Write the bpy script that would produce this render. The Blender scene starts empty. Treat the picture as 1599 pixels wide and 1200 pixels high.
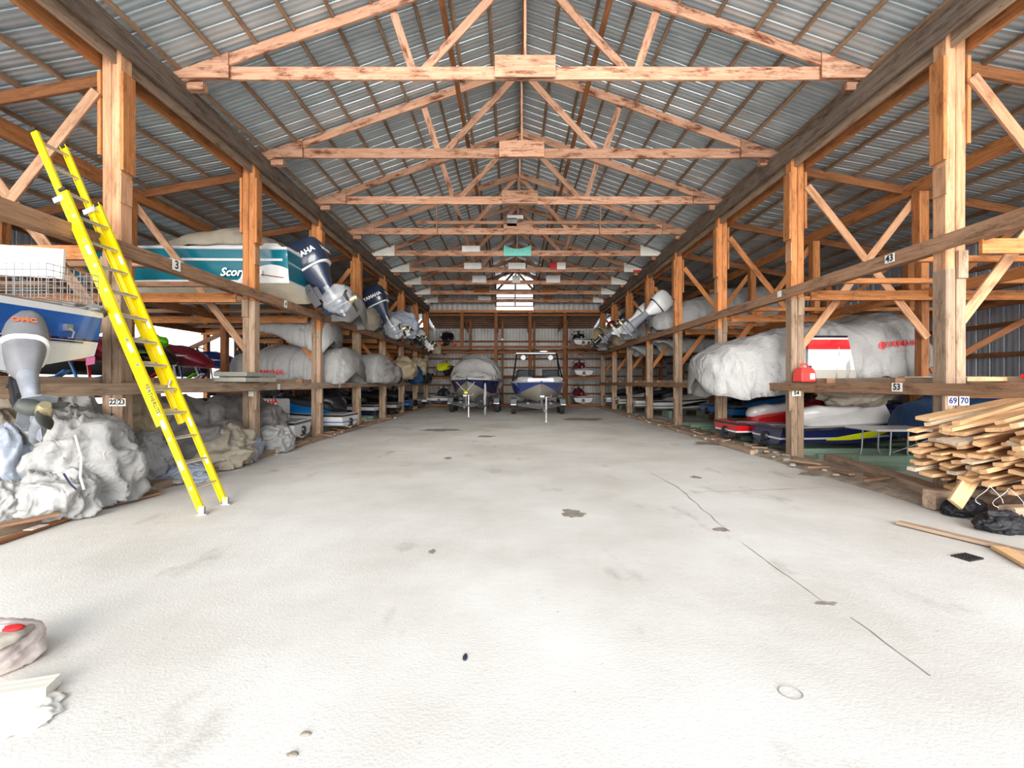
import bpy, bmesh, math, random
from mathutils import Vector, Matrix, noise as mn
from mathutils.bvhtree import BVHTree
S = bpy.context.scene
COL = S.collection
PI = math.pi
rnd = random.Random(7)
# ---------------------------------------------------------------- camera, sky, sun, exposure
F = 711.0
EYE = 1.5
cd = bpy.data.cameras.new('camera'); cam = bpy.data.objects.new('camera', cd); COL.objects.link(cam)
cam.location = (0, 0, EYE); cam.rotation_euler = (PI/2, 0, 0)
cd.sensor_width = 36; cd.lens = 36*F/1599; cd.shift_y = -3/1599; cd.clip_end = 300; cd.clip_start = .05
S.camera = cam
S.view_settings.view_transform = 'Standard'; S.view_settings.look = 'None'
S.view_settings.gamma = 1; S.view_settings.use_curve_mapping = False
S.view_settings.exposure = 1.25
w = bpy.data.worlds.new('sky'); S.world = w; w.use_nodes = True
nt = w.node_tree; bg = nt.nodes['Background']
bg.inputs[0].default_value = (0.86, 0.93, 1.0, 1); bg.inputs[1].default_value = 1.2
sd = bpy.data.lights.new('sun', 'SUN'); sd.energy = 3.9; sd.angle = math.radians(50); sd.color = (1, .96, .9)
sun = bpy.data.objects.new('sun', sd); COL.objects.link(sun)
sun.rotation_euler = Vector((0.02, 1, -0.12)).to_track_quat('-Z', 'Y').to_euler()
sun.location = (0, -6, 5)
S.cycles.max_bounces = 8; S.cycles.diffuse_bounces = 6; S.cycles.use_denoising = True

# ---------------------------------------------------------------- materials
def c(r, g, b):
    f = lambda v: ((v/255+.055)/1.055)**2.4 if v > 10 else v/255/12.92
    return (f(r), f(g), f(b), 1)
M = {}
def newmat(name):
    m = bpy.data.materials.new(name); m.use_nodes = True
    n = m.node_tree.nodes; b = n['Principled BSDF']; M[name] = m
    return m, n, m.node_tree.links, b
def pm(name, col, rough=.6, metal=0, var=0.0, nscale=6, bump=0, bscale=20, spec=.4, coat=0, trans=0, alpha=1):
    m, n, l, b = newmat(name)
    b.inputs['Base Color'].default_value = col; b.inputs['Roughness'].default_value = rough
    b.inputs['Metallic'].default_value = metal; b.inputs['Specular IOR Level'].default_value = spec
    b.inputs['Coat Weight'].default_value = coat
    b.inputs['Transmission Weight'].default_value = trans; b.inputs['Alpha'].default_value = alpha
    tc = n.new('ShaderNodeTexCoord')
    if var:
        t = n.new('ShaderNodeTexNoise'); t.inputs['Scale'].default_value = nscale; t.inputs['Detail'].default_value = 5
        l.new(tc.outputs['Object'], t.inputs['Vector'])
        r = n.new('ShaderNodeMapRange'); r.inputs['From Min'].default_value = .3; r.inputs['From Max'].default_value = .7
        r.inputs['To Min'].default_value = 1-var; r.inputs['To Max'].default_value = 1+var*.5
        l.new(t.outputs['Fac'], r.inputs['Value'])
        h = n.new('ShaderNodeHueSaturation'); h.inputs['Color'].default_value = col
        l.new(r.outputs['Result'], h.inputs['Value']); l.new(h.outputs['Color'], b.inputs['Base Color'])
    if bump:
        t2 = n.new('ShaderNodeTexNoise'); t2.inputs['Scale'].default_value = bscale; t2.inputs['Detail'].default_value = 4
        l.new(tc.outputs['Object'], t2.inputs['Vector'])
        bp = n.new('ShaderNodeBump'); bp.inputs['Strength'].default_value = bump; bp.inputs['Distance'].default_value = .02
        l.new(t2.outputs['Fac'], bp.inputs['Height']); l.new(bp.outputs['Normal'], b.inputs['Normal'])
    return m
def wrapm(name, col, var, nscale, fs):
    """cloth or plastic sheet with sharp creases"""
    m = pm(name, col, .6, var=var, nscale=nscale, spec=.3); n = m.node_tree.nodes; l = m.node_tree.links; b = n['Principled BSDF']
    tc = n.new('ShaderNodeTexCoord'); prev = None
    for sc, st, di, ds in ((fs*.6, .8, .06, 1.6), (fs*1.9, .6, .03, 2.0), (60, .15, .004, 0)):
        t = n.new('ShaderNodeTexNoise')
        if sc < 50: t.noise_type = 'RIDGED_MULTIFRACTAL'; t.normalize = True
        t.inputs['Scale'].default_value = sc; t.inputs['Detail'].default_value = 1.5; t.inputs['Distortion'].default_value = ds
        l.new(tc.outputs['Object'], t.inputs['Vector'])
        bp = n.new('ShaderNodeBump'); bp.inputs['Strength'].default_value = st; bp.inputs['Distance'].default_value = di
        l.new(t.outputs['Fac'], bp.inputs['Height'])
        if prev: l.new(prev.outputs['Normal'], bp.inputs['Normal'])
        prev = bp
    l.new(prev.outputs['Normal'], b.inputs['Normal'])
def wood(name, a, bcol, dark, blotch=.35, rough=.8):
    m, n, l, b = newmat(name)
    b.inputs['Roughness'].default_value = rough; b.inputs['Specular IOR Level'].default_value = .2
    tc = n.new('ShaderNodeTexCoord'); oi = n.new('ShaderNodeObjectInfo')
    off = n.new('ShaderNodeVectorMath'); off.operation = 'MULTIPLY_ADD'
    cb = n.new('ShaderNodeCombineXYZ')
    for i in range(3): l.new(oi.outputs['Random'], cb.inputs[i])
    l.new(cb.outputs[0], off.inputs[0]); off.inputs[1].default_value = (37, 11, 23)
    l.new(tc.outputs['Object'], off.inputs[2])
    mp = n.new('ShaderNodeMapping'); mp.inputs['Scale'].default_value = (1.2, 22, 22)
    l.new(off.outputs[0], mp.inputs['Vector'])
    t = n.new('ShaderNodeTexNoise'); t.inputs['Scale'].default_value = 1.6; t.inputs['Detail'].default_value = 7; t.inputs['Roughness'].default_value = .65
    l.new(mp.outputs[0], t.inputs['Vector'])
    cr = n.new('ShaderNodeValToRGB'); e = cr.color_ramp.elements
    e[0].position = .3; e[0].color = bcol; e[1].position = .68; e[1].color = a
    l.new(t.outputs['Fac'], cr.inputs['Fac'])
    mp2 = n.new('ShaderNodeMapping'); mp2.inputs['Scale'].default_value = (1.5, 6, 6); l.new(off.outputs[0], mp2.inputs['Vector'])
    t2 = n.new('ShaderNodeTexNoise'); t2.inputs['Scale'].default_value = 1.3; t2.inputs['Detail'].default_value = 8; t2.inputs['Roughness'].default_value = .75
    l.new(mp2.outputs[0], t2.inputs['Vector'])
    mr = n.new('ShaderNodeMapRange'); mr.inputs['From Min'].default_value = .5; mr.inputs['From Max'].default_value = .72
    mr.inputs['To Max'].default_value = blotch*1.6
    l.new(t2.outputs['Fac'], mr.inputs['Value'])
    vo = n.new('ShaderNodeTexVoronoi'); vo.inputs['Scale'].default_value = 2.2
    mp3 = n.new('ShaderNodeMapping'); mp3.inputs['Scale'].default_value = (1, 3, 3); l.new(off.outputs[0], mp3.inputs['Vector']); l.new(mp3.outputs[0], vo.inputs['Vector'])
    kn = n.new('ShaderNodeMapRange'); kn.inputs['From Min'].default_value = .035; kn.inputs['From Max'].default_value = .075
    kn.inputs['To Min'].default_value = .7; kn.inputs['To Max'].default_value = 0; l.new(vo.outputs['Distance'], kn.inputs['Value'])
    mx = n.new('ShaderNodeMath'); mx.operation = 'MAXIMUM'; l.new(mr.outputs[0], mx.inputs[0]); l.new(kn.outputs[0], mx.inputs[1])
    mix = n.new('ShaderNodeMix'); mix.data_type = 'RGBA'; mix.inputs['B'].default_value = dark
    l.new(mx.outputs[0], mix.inputs['Factor']); l.new(cr.outputs['Color'], mix.inputs['A'])
    hs = n.new('ShaderNodeHueSaturation')
    v = n.new('ShaderNodeMapRange'); v.inputs['To Min'].default_value = .82; v.inputs['To Max'].default_value = 1.16; l.new(oi.outputs['Random'], v.inputs['Value'])
    l.new(v.outputs[0], hs.inputs['Value']); l.new(mix.outputs['Result'], hs.inputs['Color']); l.new(hs.outputs['Color'], b.inputs['Base Color'])
    bp = n.new('ShaderNodeBump'); bp.inputs['Strength'].default_value = .35; bp.inputs['Distance'].default_value = .006
    l.new(t.outputs['Fac'], bp.inputs['Height']); l.new(bp.outputs['Normal'], b.inputs['Normal'])
    return m
wood('w_orange', c(206,140,88), c(168,106,62), c(104,60,36), .6)
wood('w_pale', c(176,152,130), c(140,114,92), c(92,70,52), .65)
wood('w_post', c(204,158,122), c(170,122,90), c(116,78,54), .6)
wood('w_grey', c(184,160,138), c(146,122,102), c(96,74,58), .6)
wood('w_truss', c(200,160,134), c(166,116,88), c(100,52,32), 1.0)
wood('w_ash', c(176,174,162), c(146,144,134), c(116,112,102), .4)
wood('w_rail', c(174,138,110), c(134,98,74), c(86,58,42), .6)
wood('w_header', c(140,124,110), c(92,78,68), c(52,40,34), .6)
wood('w_brown', c(158,106,70), c(118,74,46), c(70,42,26), .5)
wood('w_purlin', c(176,146,118), c(132,100,74), c(84,58,40), .5)
wood('w_fresh', c(222,184,140), c(200,156,112), c(164,114,74), .3)
wood('w_fresh_grey', c(206,188,166), c(176,152,128), c(128,104,82), .4)
wood('w_green', c(150,172,152), c(118,142,124), c(110,100,84), .4)
wood('w_ply', c(236,232,222), c(216,210,198), c(150,130,110), .25)
pm('white_paint', c(232,230,226), .6, var=.12, nscale=3)
pm('red_paint', c(196,36,34), .5); pm('teal_paint', c(120,206,190), .5, var=.1)
wrapm('wrap', c(160,159,158), .12, 2.2, 3.0)
wrapm('wrap_dirty', c(160,150,134), .3, 2.5, 3.0)
wrapm('wrap_blue', c(158,166,180), .12, 2.5, 3.2)
wrapm('canvas_beige', c(168,152,126), .25, 3, 3.4)
wrapm('canvas_blue', c(28,66,104), .2, 3, 3)
wrapm('tarp_grey', c(118,114,112), .35, 3, 2.8)
wrapm('tarp_black', c(40,40,44), .2, 6, 3.6)
m = pm('film', c(222,226,230), .25, bump=.7, bscale=9, spec=.6, alpha=.3)
pm('gel_white', c(208,207,206), .22, coat=.3, var=.05); pm('gel_cream', c(222,212,190), .4, var=.2, nscale=2)
pm('gel_teal', c(6,100,116), .2, coat=.5, var=.08); pm('gel_blue', c(30,84,156), .3, coat=.3, var=.35, nscale=2.5)
pm('gel_navy', c(22,32,78), .15, coat=.7); pm('gel_royal', c(28,60,140), .15, coat=.6)
pm('gel_silver', c(196,190,180), .25, metal=.35); pm('gel_red', c(206,26,32), .2, coat=.6)
pm('gel_black', c(24,24,28), .22, coat=.5); pm('gel_yellow', c(222,226,30), .3); pm('gel_lime', c(120,220,40), .3)
pm('gel_azure', c(20,116,190), .2, coat=.5); pm('gel_maroon', c(110,20,40), .3); pm('gel_purple', c(84,50,150), .3); pm('gel_orange', c(240,110,60), .35)
pm('motor_navy', c(38,48,70), .28, coat=.5, var=.06); pm('motor_grey', c(128,132,140), .5, var=.35, nscale=5, bump=.2)
pm('motor_black', c(34,34,38), .3, coat=.3); pm('motor_white', c(222,222,222), .35)
pm('rubber', c(38,38,40), .75, var=.1); pm('vinyl_black', c(42,42,46), .5); pm('vinyl_grey', c(120,120,124), .6, var=.2)
pm('foam_mat', c(112,110,116), .8, var=.15, bump=.2, bscale=60)
pm('galv', c(178,182,186), .4, metal=.8, var=.15); pm('alu', c(206,206,206), .35, metal=.75, var=.08)
pm('steel_dark', c(70,70,74), .45, metal=.7); pm('brass_metal', c(190,176,140), .4, metal=.8)
pm('prop_dark', c(74,76,72), .6, metal=.4, var=.3, nscale=12); pm('grey_plastic', c(150,150,150), .5, var=.2)
pm('fiberglass_yellow', c(236,208,6), .38, var=.06, nscale=4); pm('label_white', c(236,234,226), .5, var=.15, nscale=30)
pm('ink', c(30,30,50), .6); pm('ink_blue', c(40,50,130), .6); pm('decal_red', c(214,34,40), .5); pm('decal_white', c(240,240,240), .4)
pm('can_red', c(222,70,66), .35, var=.1); pm('pink', c(216,120,180), .5); pm('bright_yellow', c(244,226,40), .4)
pm('glass_dark', c(40,52,60), .08, alpha=.55); pm('glass_clear', c(190,205,210), .05, alpha=.25)
pm('straw', c(170,140,100), .8); pm('stain', c(150,140,128), .85, var=.3, nscale=14); pm('crack', c(146,138,130), .9, var=.3, nscale=10)
pm('dirt', c(172,156,138), .95, var=.4, nscale=5, bump=.8, bscale=16)
pm('stone', c(178,168,156), .9, var=.3, nscale=10, bump=.5, bscale=12)
pm('paper_pink', c(214,200,194), .6, var=.25, nscale=14, bump=.6, bscale=10); pm('strap', c(216,214,206), .6); pm('wire', c(150,150,150), .4, metal=.6)
def matfloor():
    m, n, l, b = newmat('floor')
    b.inputs['Roughness'].default_value = .85; b.inputs['Specular IOR Level'].default_value = .25
    tc = n.new('ShaderNodeTexCoord')
    def nz(sc, det, scale=(1,1,1), rough=.6):
        mp = n.new('ShaderNodeMapping'); mp.inputs['Scale'].default_value = scale; l.new(tc.outputs['Object'], mp.inputs[0])
        t = n.new('ShaderNodeTexNoise'); t.inputs['Scale'].default_value = sc; t.inputs['Detail'].default_value = det; t.inputs['Roughness'].default_value = rough
        l.new(mp.outputs[0], t.inputs['Vector']); return t.outputs['Fac']
    cr = n.new('ShaderNodeValToRGB'); e = cr.color_ramp.elements
    e[0].position = .3; e[0].color = c(196,190,182); e[1].position = .62; e[1].color = c(222,219,214)
    l.new(nz(.55, 9), cr.inputs['Fac'])
    # darker drip stains, more of them toward the back and the rack sides
    cr2 = n.new('ShaderNodeMapRange'); cr2.inputs['From Min'].default_value = .6; cr2.inputs['From Max'].default_value = .74; cr2.inputs['To Max'].default_value = .5
    l.new(nz(1.1, 8, (1.5,.8,1)), cr2.inputs['Value'])
    mix = n.new('ShaderNodeMix'); mix.data_type = 'RGBA'; mix.inputs['B'].default_value = c(132,118,104)
    l.new(cr2.outputs[0], mix.inputs['Factor']); l.new(cr.outputs[0], mix.inputs['A'])
    sp = n.new('ShaderNodeMapRange'); sp.inputs['From Min'].default_value = .66; sp.inputs['From Max'].default_value = .78; sp.inputs['To Max'].default_value = .6
    l.new(nz(22, 4), sp.inputs['Value'])
    mix2 = n.new('ShaderNodeMix'); mix2.data_type = 'RGBA'; mix2.inputs['B'].default_value = c(140,130,118)
    l.new(sp.outputs[0], mix2.inputs['Factor']); l.new(mix.outputs['Result'], mix2.inputs['A']); l.new(mix2.outputs['Result'], b.inputs['Base Color'])
    bp = n.new('ShaderNodeBump'); bp.inputs['Strength'].default_value = .28; bp.inputs['Distance'].default_value = .01
    ad = n.new('ShaderNodeMath'); ad.operation = 'ADD'; l.new(nz(9, 8), ad.inputs[0]); l.new(nz(60, 3), ad.inputs[1])
    l.new(ad.outputs[0], bp.inputs['Height']); l.new(bp.outputs['Normal'], b.inputs['Normal'])
matfloor()
def matmetal(name, col, metal, rough, axis, freq=70, rust=.12):
    m, n, l, b = newmat(name)
    b.inputs['Roughness'].default_value = rough; b.inputs['Metallic'].default_value = metal
    tc = n.new('ShaderNodeTexCoord')
    t = n.new('ShaderNodeTexNoise'); t.inputs['Scale'].default_value = 1.4; t.inputs['Detail'].default_value = 7
    l.new(tc.outputs['Object'], t.inputs['Vector'])
    cr = n.new('ShaderNodeValToRGB'); e = cr.color_ramp.elements
    e[0].position = .3; e[0].color = tuple(v*.72 for v in col[:3])+(1,); e[1].position = .7; e[1].color = col
    l.new(t.outputs['Fac'], cr.inputs['Fac'])
    t3 = n.new('ShaderNodeTexNoise'); t3.inputs['Scale'].default_value = 5; t3.inputs['Detail'].default_value = 6; l.new(tc.outputs['Object'], t3.inputs['Vector'])
    mr = n.new('ShaderNodeMapRange'); mr.inputs['From Min'].default_value = .62; mr.inputs['From Max'].default_value = .8; mr.inputs['To Max'].default_value = rust*3
    l.new(t3.outputs['Fac'], mr.inputs['Value'])
    mix = n.new('ShaderNodeMix'); mix.data_type = 'RGBA'; mix.inputs['B'].default_value = c(120,96,78)
    l.new(mr.outputs[0], mix.inputs['Factor']); l.new(cr.outputs[0], mix.inputs['A']); l.new(mix.outputs['Result'], b.inputs['Base Color'])
    wv = n.new('ShaderNodeTexWave'); wv.bands_direction = axis; wv.inputs['Scale'].default_value = freq/20
    l.new(tc.outputs['Object'], wv.inputs['Vector'])
    bp = n.new('ShaderNodeBump'); bp.inputs['Strength'].default_value = .5; bp.inputs['Distance'].default_value = .01
    l.new(wv.outputs['Fac'], bp.inputs['Height']); l.new(bp.outputs['Normal'], b.inputs['Normal'])
matmetal('roof_metal', c(200,214,220), .4, .34, 'Y')
matmetal('wall_metal', c(196,204,214), .35, .45, 'Y', 50)
matmetal('wall_metal_back', c(176,174,172), .3, .5, 'X', 50)
def mattrans():
    m, n, l, b = newmat('skylight_panel')
    n.remove(b); o = n['Material Output']
    t = n.new('ShaderNodeBsdfTranslucent'); t.inputs[0].default_value = (.95,.95,.92,1)
    d = n.new('ShaderNodeBsdfTransparent'); mx = n.new('ShaderNodeMixShader'); mx.inputs[0].default_value = .5
    l.new(t.outputs[0], mx.inputs[1]); l.new(d.outputs[0], mx.inputs[2]); l.new(mx.outputs[0], o.inputs[0])
mattrans()

# ---------------------------------------------------------------- helpers
def link(o, parent=None):
    COL.objects.link(o)
    if parent is not None: o.parent = parent
    return o
def tag(o, label=None, cat=None, group=None, kind=None):
    if label: o['label'] = label
    if cat: o['category'] = cat
    if group: o['group'] = group
    if kind: o['kind'] = kind
    return o
def empty(name, loc=(0,0,0), rz=0, ry=0, rx=0):
    o = bpy.data.objects.new(name, None); COL.objects.link(o); o.location = loc; o.rotation_euler = (rx, ry, rz)
    o.empty_display_size = .1
    return o
def mo(name, V, Fc, mats, parent=None, mi=None, smooth=False, mat4=None, fix=True):
    me = bpy.data.meshes.new(name); me.from_pydata([tuple(v) for v in V], [], Fc)
    if isinstance(mats, str): mats = [mats]
    for k in mats: me.materials.append(M[k])
    if mi: me.polygons.foreach_set('material_index', mi)
    if smooth: me.polygons.foreach_set('use_smooth', [True]*len(me.polygons))
    if fix:
        bm = bmesh.new(); bm.from_mesh(me); bmesh.ops.remove_doubles(bm, verts=bm.verts, dist=1e-5)
        bmesh.ops.recalc_face_normals(bm, faces=bm.faces); bm.to_mesh(me); bm.free()
    me.update()
    o = bpy.data.objects.new(name, me); link(o, parent)
    if mat4 is not None: o.matrix_local = mat4
    return o
class MB:                                    # collects shapes into one mesh
    def __init__(s): s.V = []; s.F = []; s.I = []
    def add(s, V, Fc, i=0, T=None):
        k = len(s.V)
        s.V += [tuple((T @ Vector(v)) if T is not None else v) for v in V]; s.F += [tuple(a+k for a in f) for f in Fc]; s.I += [i]*len(Fc)
        return s
    def box(s, a, b, i=0, T=None):
        x0,y0,z0 = a; x1,y1,z1 = b
        V = [(x0,y0,z0),(x1,y0,z0),(x1,y1,z0),(x0,y1,z0),(x0,y0,z1),(x1,y0,z1),(x1,y1,z1),(x0,y1,z1)]
        return s.add(V, [(0,3,2,1),(4,5,6,7),(0,1,5,4),(1,2,6,5),(2,3,7,6),(3,0,4,7)], i, T)
    def tube(s, pts, r, n=8, i=0, T=None, close=False):
        P = [Vector(p) for p in pts]; V = []; Fc = []; prev = None
        for k, p in enumerate(P):
            d = (P[min(k+1,len(P)-1)] - P[max(k-1,0)]).normalized()
            u = prev if prev is not None else (Vector((0,0,1)) if abs(d.z) < .9 else Vector((1,0,0)))
            u = (u - d*u.dot(d)).normalized(); prev = u; v = d.cross(u)
            rr = r[k] if isinstance(r, (list,tuple)) else r
            for j in range(n):
                a = 2*PI*j/n; V.append(p + (u*math.cos(a) + v*math.sin(a))*rr)
        for k in range(len(P)-1):
            for j in range(n): Fc.append((k*n+j, k*n+(j+1)%n, (k+1)*n+(j+1)%n, (k+1)*n+j))
        Fc.append(tuple(range(n))[::-1]); Fc.append(tuple((len(P)-1)*n+j for j in range(n)))
        return s.add(V, Fc, i, T)
    def lathe(s, prof, n=20, i=0, T=None):   # (r, z) profile about local Z
        V = []; Fc = []
        for r, z in prof:
            for j in range(n): a = 2*PI*j/n; V.append((r*math.cos(a), r*math.sin(a), z))
        for k in range(len(prof)-1):
            for j in range(n): Fc.append((k*n+j, k*n+(j+1)%n, (k+1)*n+(j+1)%n, (k+1)*n+j))
        Fc.append(tuple(range(n))[::-1]); Fc.append(tuple((len(prof)-1)*n+j for j in range(n)))
        return s.add(V, Fc, i, T)
    def loft(s, secs, i=0, T=None, closed=True, bands=None, caps=True):
        n = len(secs[0]); V = [p for q in secs for p in q]; k0 = len(s.F)
        Fc = []; idx = []
        for k in range(len(secs)-1):
            for j in range(n if closed else n-1):
                Fc.append((k*n+j, k*n+(j+1)%n, (k+1)*n+(j+1)%n, (k+1)*n+j)); idx.append(bands[j] if bands else i)
        if caps and closed:
            Fc.append(tuple(range(n))[::-1]); Fc.append(tuple((len(secs)-1)*n+j for j in range(n))); idx += [bands[0] if bands else i]*2
        s.add(V, Fc, i, T); s.I[k0:] = idx
        return s
    def build(s, name, mats, parent=None, smooth=False, mat4=None, auto=None):
        o = mo(name, s.V, s.F, mats, parent, s.I, smooth or auto is not None, mat4)
        if auto is not None: sharp(o, auto)
        return o
def sharp(o, deg=35):
    bm = bmesh.new(); bm.from_mesh(o.data); t = math.radians(deg)
    for e in bm.edges:
        if len(e.link_faces) == 2 and e.calc_face_angle(0) > t: e.smooth = False
    bm.to_mesh(o.data); bm.free()
def bevel(o, wd=.005, seg=2):
    m = o.modifiers.new('bevel', 'BEVEL'); m.width = wd; m.segments = seg; m.limit_method = 'ANGLE'; return o
def ring(x, cy, cz, hw, hh, n=16, e=2.5, axis='x'):
    out = []
    for j in range(n):
        a = 2*PI*j/n; ca, sa = math.cos(a), math.sin(a)
        y = cy + hw*math.copysign(abs(ca)**(2/e), ca); z = cz + hh*math.copysign(abs(sa)**(2/e), sa)
        out.append((x, y, z) if axis == 'x' else (y, z, x))
    return out
def lmat(p0, p1, up=(0,0,1)):
    p0, p1 = Vector(p0), Vector(p1); d = (p1-p0).normalized(); u = Vector(up)
    if abs(d.dot(u)) > .98: u = Vector((0,1,0))
    y = u.cross(d).normalized(); z = d.cross(y)
    R = Matrix((d, y, z)).transposed().to_4x4()
    return Matrix.Translation((p0+p1)/2) @ R, (p1-p0).length
def beam(name, p0, p1, wd, ht, mat, parent=None, up=(0,0,1), jit=.003, ends=0):
    """rough sawn timber from p0 to p1: wd across, ht along 'up'; length along its local X"""
    T, L = lmat(p0, p1, up)
    n = max(1, min(24, int(L/.7))); secs = []
    for k in range(n+1):
        x = -L/2 + L*k/n; dy = rnd.uniform(-jit, jit); dz = rnd.uniform(-jit, jit)
        e0 = ends if k in (0, n) else 0
        xs = rnd.uniform(-ends, ends)
        ch = min(wd, ht)*.1
        hw, hh = wd/2, ht/2
        secs.append([(x+(xs if k in (0,n) else 0), y+dy, z+dz) for y, z in
            ((-hw+ch,-hh),(hw-ch,-hh),(hw,-hh+ch),(hw,hh-ch),(hw-ch,hh),(-hw+ch,hh),(-hw,hh-ch),(-hw,-hh+ch))])
    b = MB(); b.loft(secs)
    return mo(name, b.V, b.F, mat, parent, None, False, T)
def dup(o, parent=None):
    n = o.copy(); COL.objects.link(n)
    if parent is not None: n.parent = parent
    for ch in list(o.children): dup(ch, n)
    return n
def at(px, py, d): return Vector(((px-800)/F*d, d, EYE-(py-597)/F*d))
def text(body, size, mat, name='lettering', parent=None, T=None, shear=0, bold=0, align='CENTER', extrude=.001):
    cu = bpy.data.curves.new(name, 'FONT'); cu.body = body; cu.size = size; cu.shear = shear; cu.align_x = align; cu.align_y = 'CENTER'
    cu.extrude = extrude; cu.offset = bold; cu.resolution_u = 3
    tmp = bpy.data.objects.new('t', cu)
    me = bpy.data.meshes.new_from_object(tmp); bpy.data.objects.remove(tmp); bpy.data.curves.remove(cu)
    me.name = name; me.materials.clear(); me.materials.append(M[mat])
    o = bpy.data.objects.new(name, me); link(o, parent)
    if T is not None: o.matrix_local = T
    return o
def face_mat(pos, normal, up=(0,0,1), roll=0):
    """local XY text plane -> facing 'normal'"""
    z = Vector(normal).normalized(); x = Vector(up).cross(z).normalized(); y = z.cross(x)
    return Matrix.Translation(pos) @ Matrix((x, y, z)).transposed().to_4x4() @ Matrix.Rotation(roll, 4, 'Z')
def ridged(p, s=0): return 1-2*abs(mn.noise(Vector((p[0]+s, p[1]+s*1.7, p[2]-s))))
ORD = ['nearest', 'second', 'third', 'fourth', 'fifth', 'sixth', 'seventh', 'eighth', 'ninth', 'tenth', 'eleventh', 'twelfth']
def nth(k): return ORD[k]
# ================================================================ building shell
XL, XR, CX = -5.2, 5.49, 0.2           # rack fronts and ridge
OL, OR = -10.5, 10.75                  # outer walls
YE, YB, Y0 = 27.6, 31.5, 0.3           # gable end, back wall, doorway side
LY = [6.0+3.08*k for k in range(8)]    # left and right frame lines
RY = [5.72+3.12*k for k in range(8)]
APEX = 8.15
def zr(x): return APEX - .35*abs(x-CX)
def zl(x): return 6.02 - .18*(abs(x)-5.3)
# floor with a gentle uneven surface
def grid(x0, x1, y0, y1, nx, ny, zf):
    V = [(x0+(x1-x0)*i/nx, y0+(y1-y0)*j/ny, 0) for j in range(ny+1) for i in range(nx+1)]
    V = [(x, y, zf(x, y)) for x, y, _ in V]
    return V, [(j*(nx+1)+i, j*(nx+1)+i+1, (j+1)*(nx+1)+i+1, (j+1)*(nx+1)+i) for j in range(ny) for i in range(nx)]
V, Fc = grid(-40, 40, -12, 60, 60, 60, lambda x, y: 0)
tag(mo('floor', V, Fc, 'floor', fix=False), kind='structure')
def corr(name, o, u, v, Lu, Lv, nrm, mat, pitch=.27, hgt=.028, fine=0):
    """corrugated sheet: ribs run along v, repeat along u; real ribs with thickness-free sheet skin"""
    o, u, v, nrm = map(Vector, (o, u, v, nrm)); V = []; Fc = []
    prof = []; x = 0
    while x < Lu:
        for dx, h in ((0,0),(.012,hgt),(.04,hgt),(.052,0)):
            if x+dx <= Lu: prof.append((x+dx, h))
        x += pitch
    prof.append((Lu, 0)); nv = max(1, int(Lv/3))
    for k in range(nv+1):
        for (a, h) in prof: V.append(o + u*a + v*(Lv*k/nv) + nrm*h)
    n = len(prof)
    for k in range(nv):
        for j in range(n-1): Fc.append((k*n+j, k*n+j+1, (k+1)*n+j+1, (k+1)*n+j))
    ob = mo(name, V, Fc, mat, fix=False)
    s = ob.modifiers.new('thick', 'SOLIDIFY'); s.thickness = .003
    return ob
sl = math.hypot(1, .35); RL = Y0-.6; LEN = YE+.2-RL
# main roof: ribs run down the slope
tag(corr('ceiling', (CX, RL, APEX), (0,1,0), Vector((-1,0,-.35))/sl, LEN, 5.75*sl, Vector((-.35,0,1))/sl, 'roof_metal'), kind='structure')
tag(corr('ceiling.001', (CX, RL, APEX), (0,1,0), Vector((1,0,-.35))/sl, LEN, 5.75*sl, Vector((.35,0,1))/sl, 'roof_metal'), kind='structure')
s2 = math.hypot(1, .18)
tag(corr('ceiling.002', (-5.44, RL, 6.035), (0,1,0), Vector((-1,0,-.18))/s2, YB-RL, 5.2*s2, Vector((-.18,0,1))/s2, 'roof_metal'), kind='structure')
tag(corr('ceiling.003', (5.72, RL, 5.985), (0,1,0), Vector((1,0,-.18))/s2, YB-RL, 5.2*s2, Vector((.18,0,1))/s2, 'roof_metal'), kind='structure')
s3 = math.hypot(1, .17)
tag(corr('ceiling.004', (-5.3, YE+.02, 5.86), (1,0,0), Vector((0,1,-.17))/s3, 10.9, 4.0*s3, Vector((0,.17,1))/s3, 'wall_metal_back', .27), kind='structure')
# walls
tag(corr('wall_right', (OR, Y0, 0), (0,1,0), (0,0,1), YB-Y0, 5.14, (1,0,0), 'wall_metal', .3, .03), kind='structure')
tag(corr('wall_left', (OL, Y0, 3.15), (0,1,0), (0,0,1), YB-Y0, 1.98, (-1,0,0), 'wall_metal', .3, .03), kind='structure')
for nm_, a_, b_, z_ in (('wall_left.001', 17.2, YB, 3.15), ('wall_left.002', Y0, 7.6, 3.15), ('wall_left.003', 7.6, 17.2, .95)):
    tag(corr(nm_, (OL, a_, 0), (0,1,0), (0,0,1), b_-a_, z_, (-1,0,0), 'wall_metal', .3, .03), kind='structure')
tag(corr('wall_back', (OL, YB, 0), (1,0,0), (0,0,1), OR-OL, 5.3, (0,1,0), 'wall_metal_back', .22, .05), kind='structure')
for nm_, x_, nn in (('wall_infill', -5.43, -1), ('wall_infill.001', 5.7, 1)):
    tag(corr(nm_, (x_, YE, 5.1), (0,1,0), (0,0,1), YB-YE, .95, (nn,0,0), 'wall_metal_back', .3, .03), kind='structure')
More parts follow.
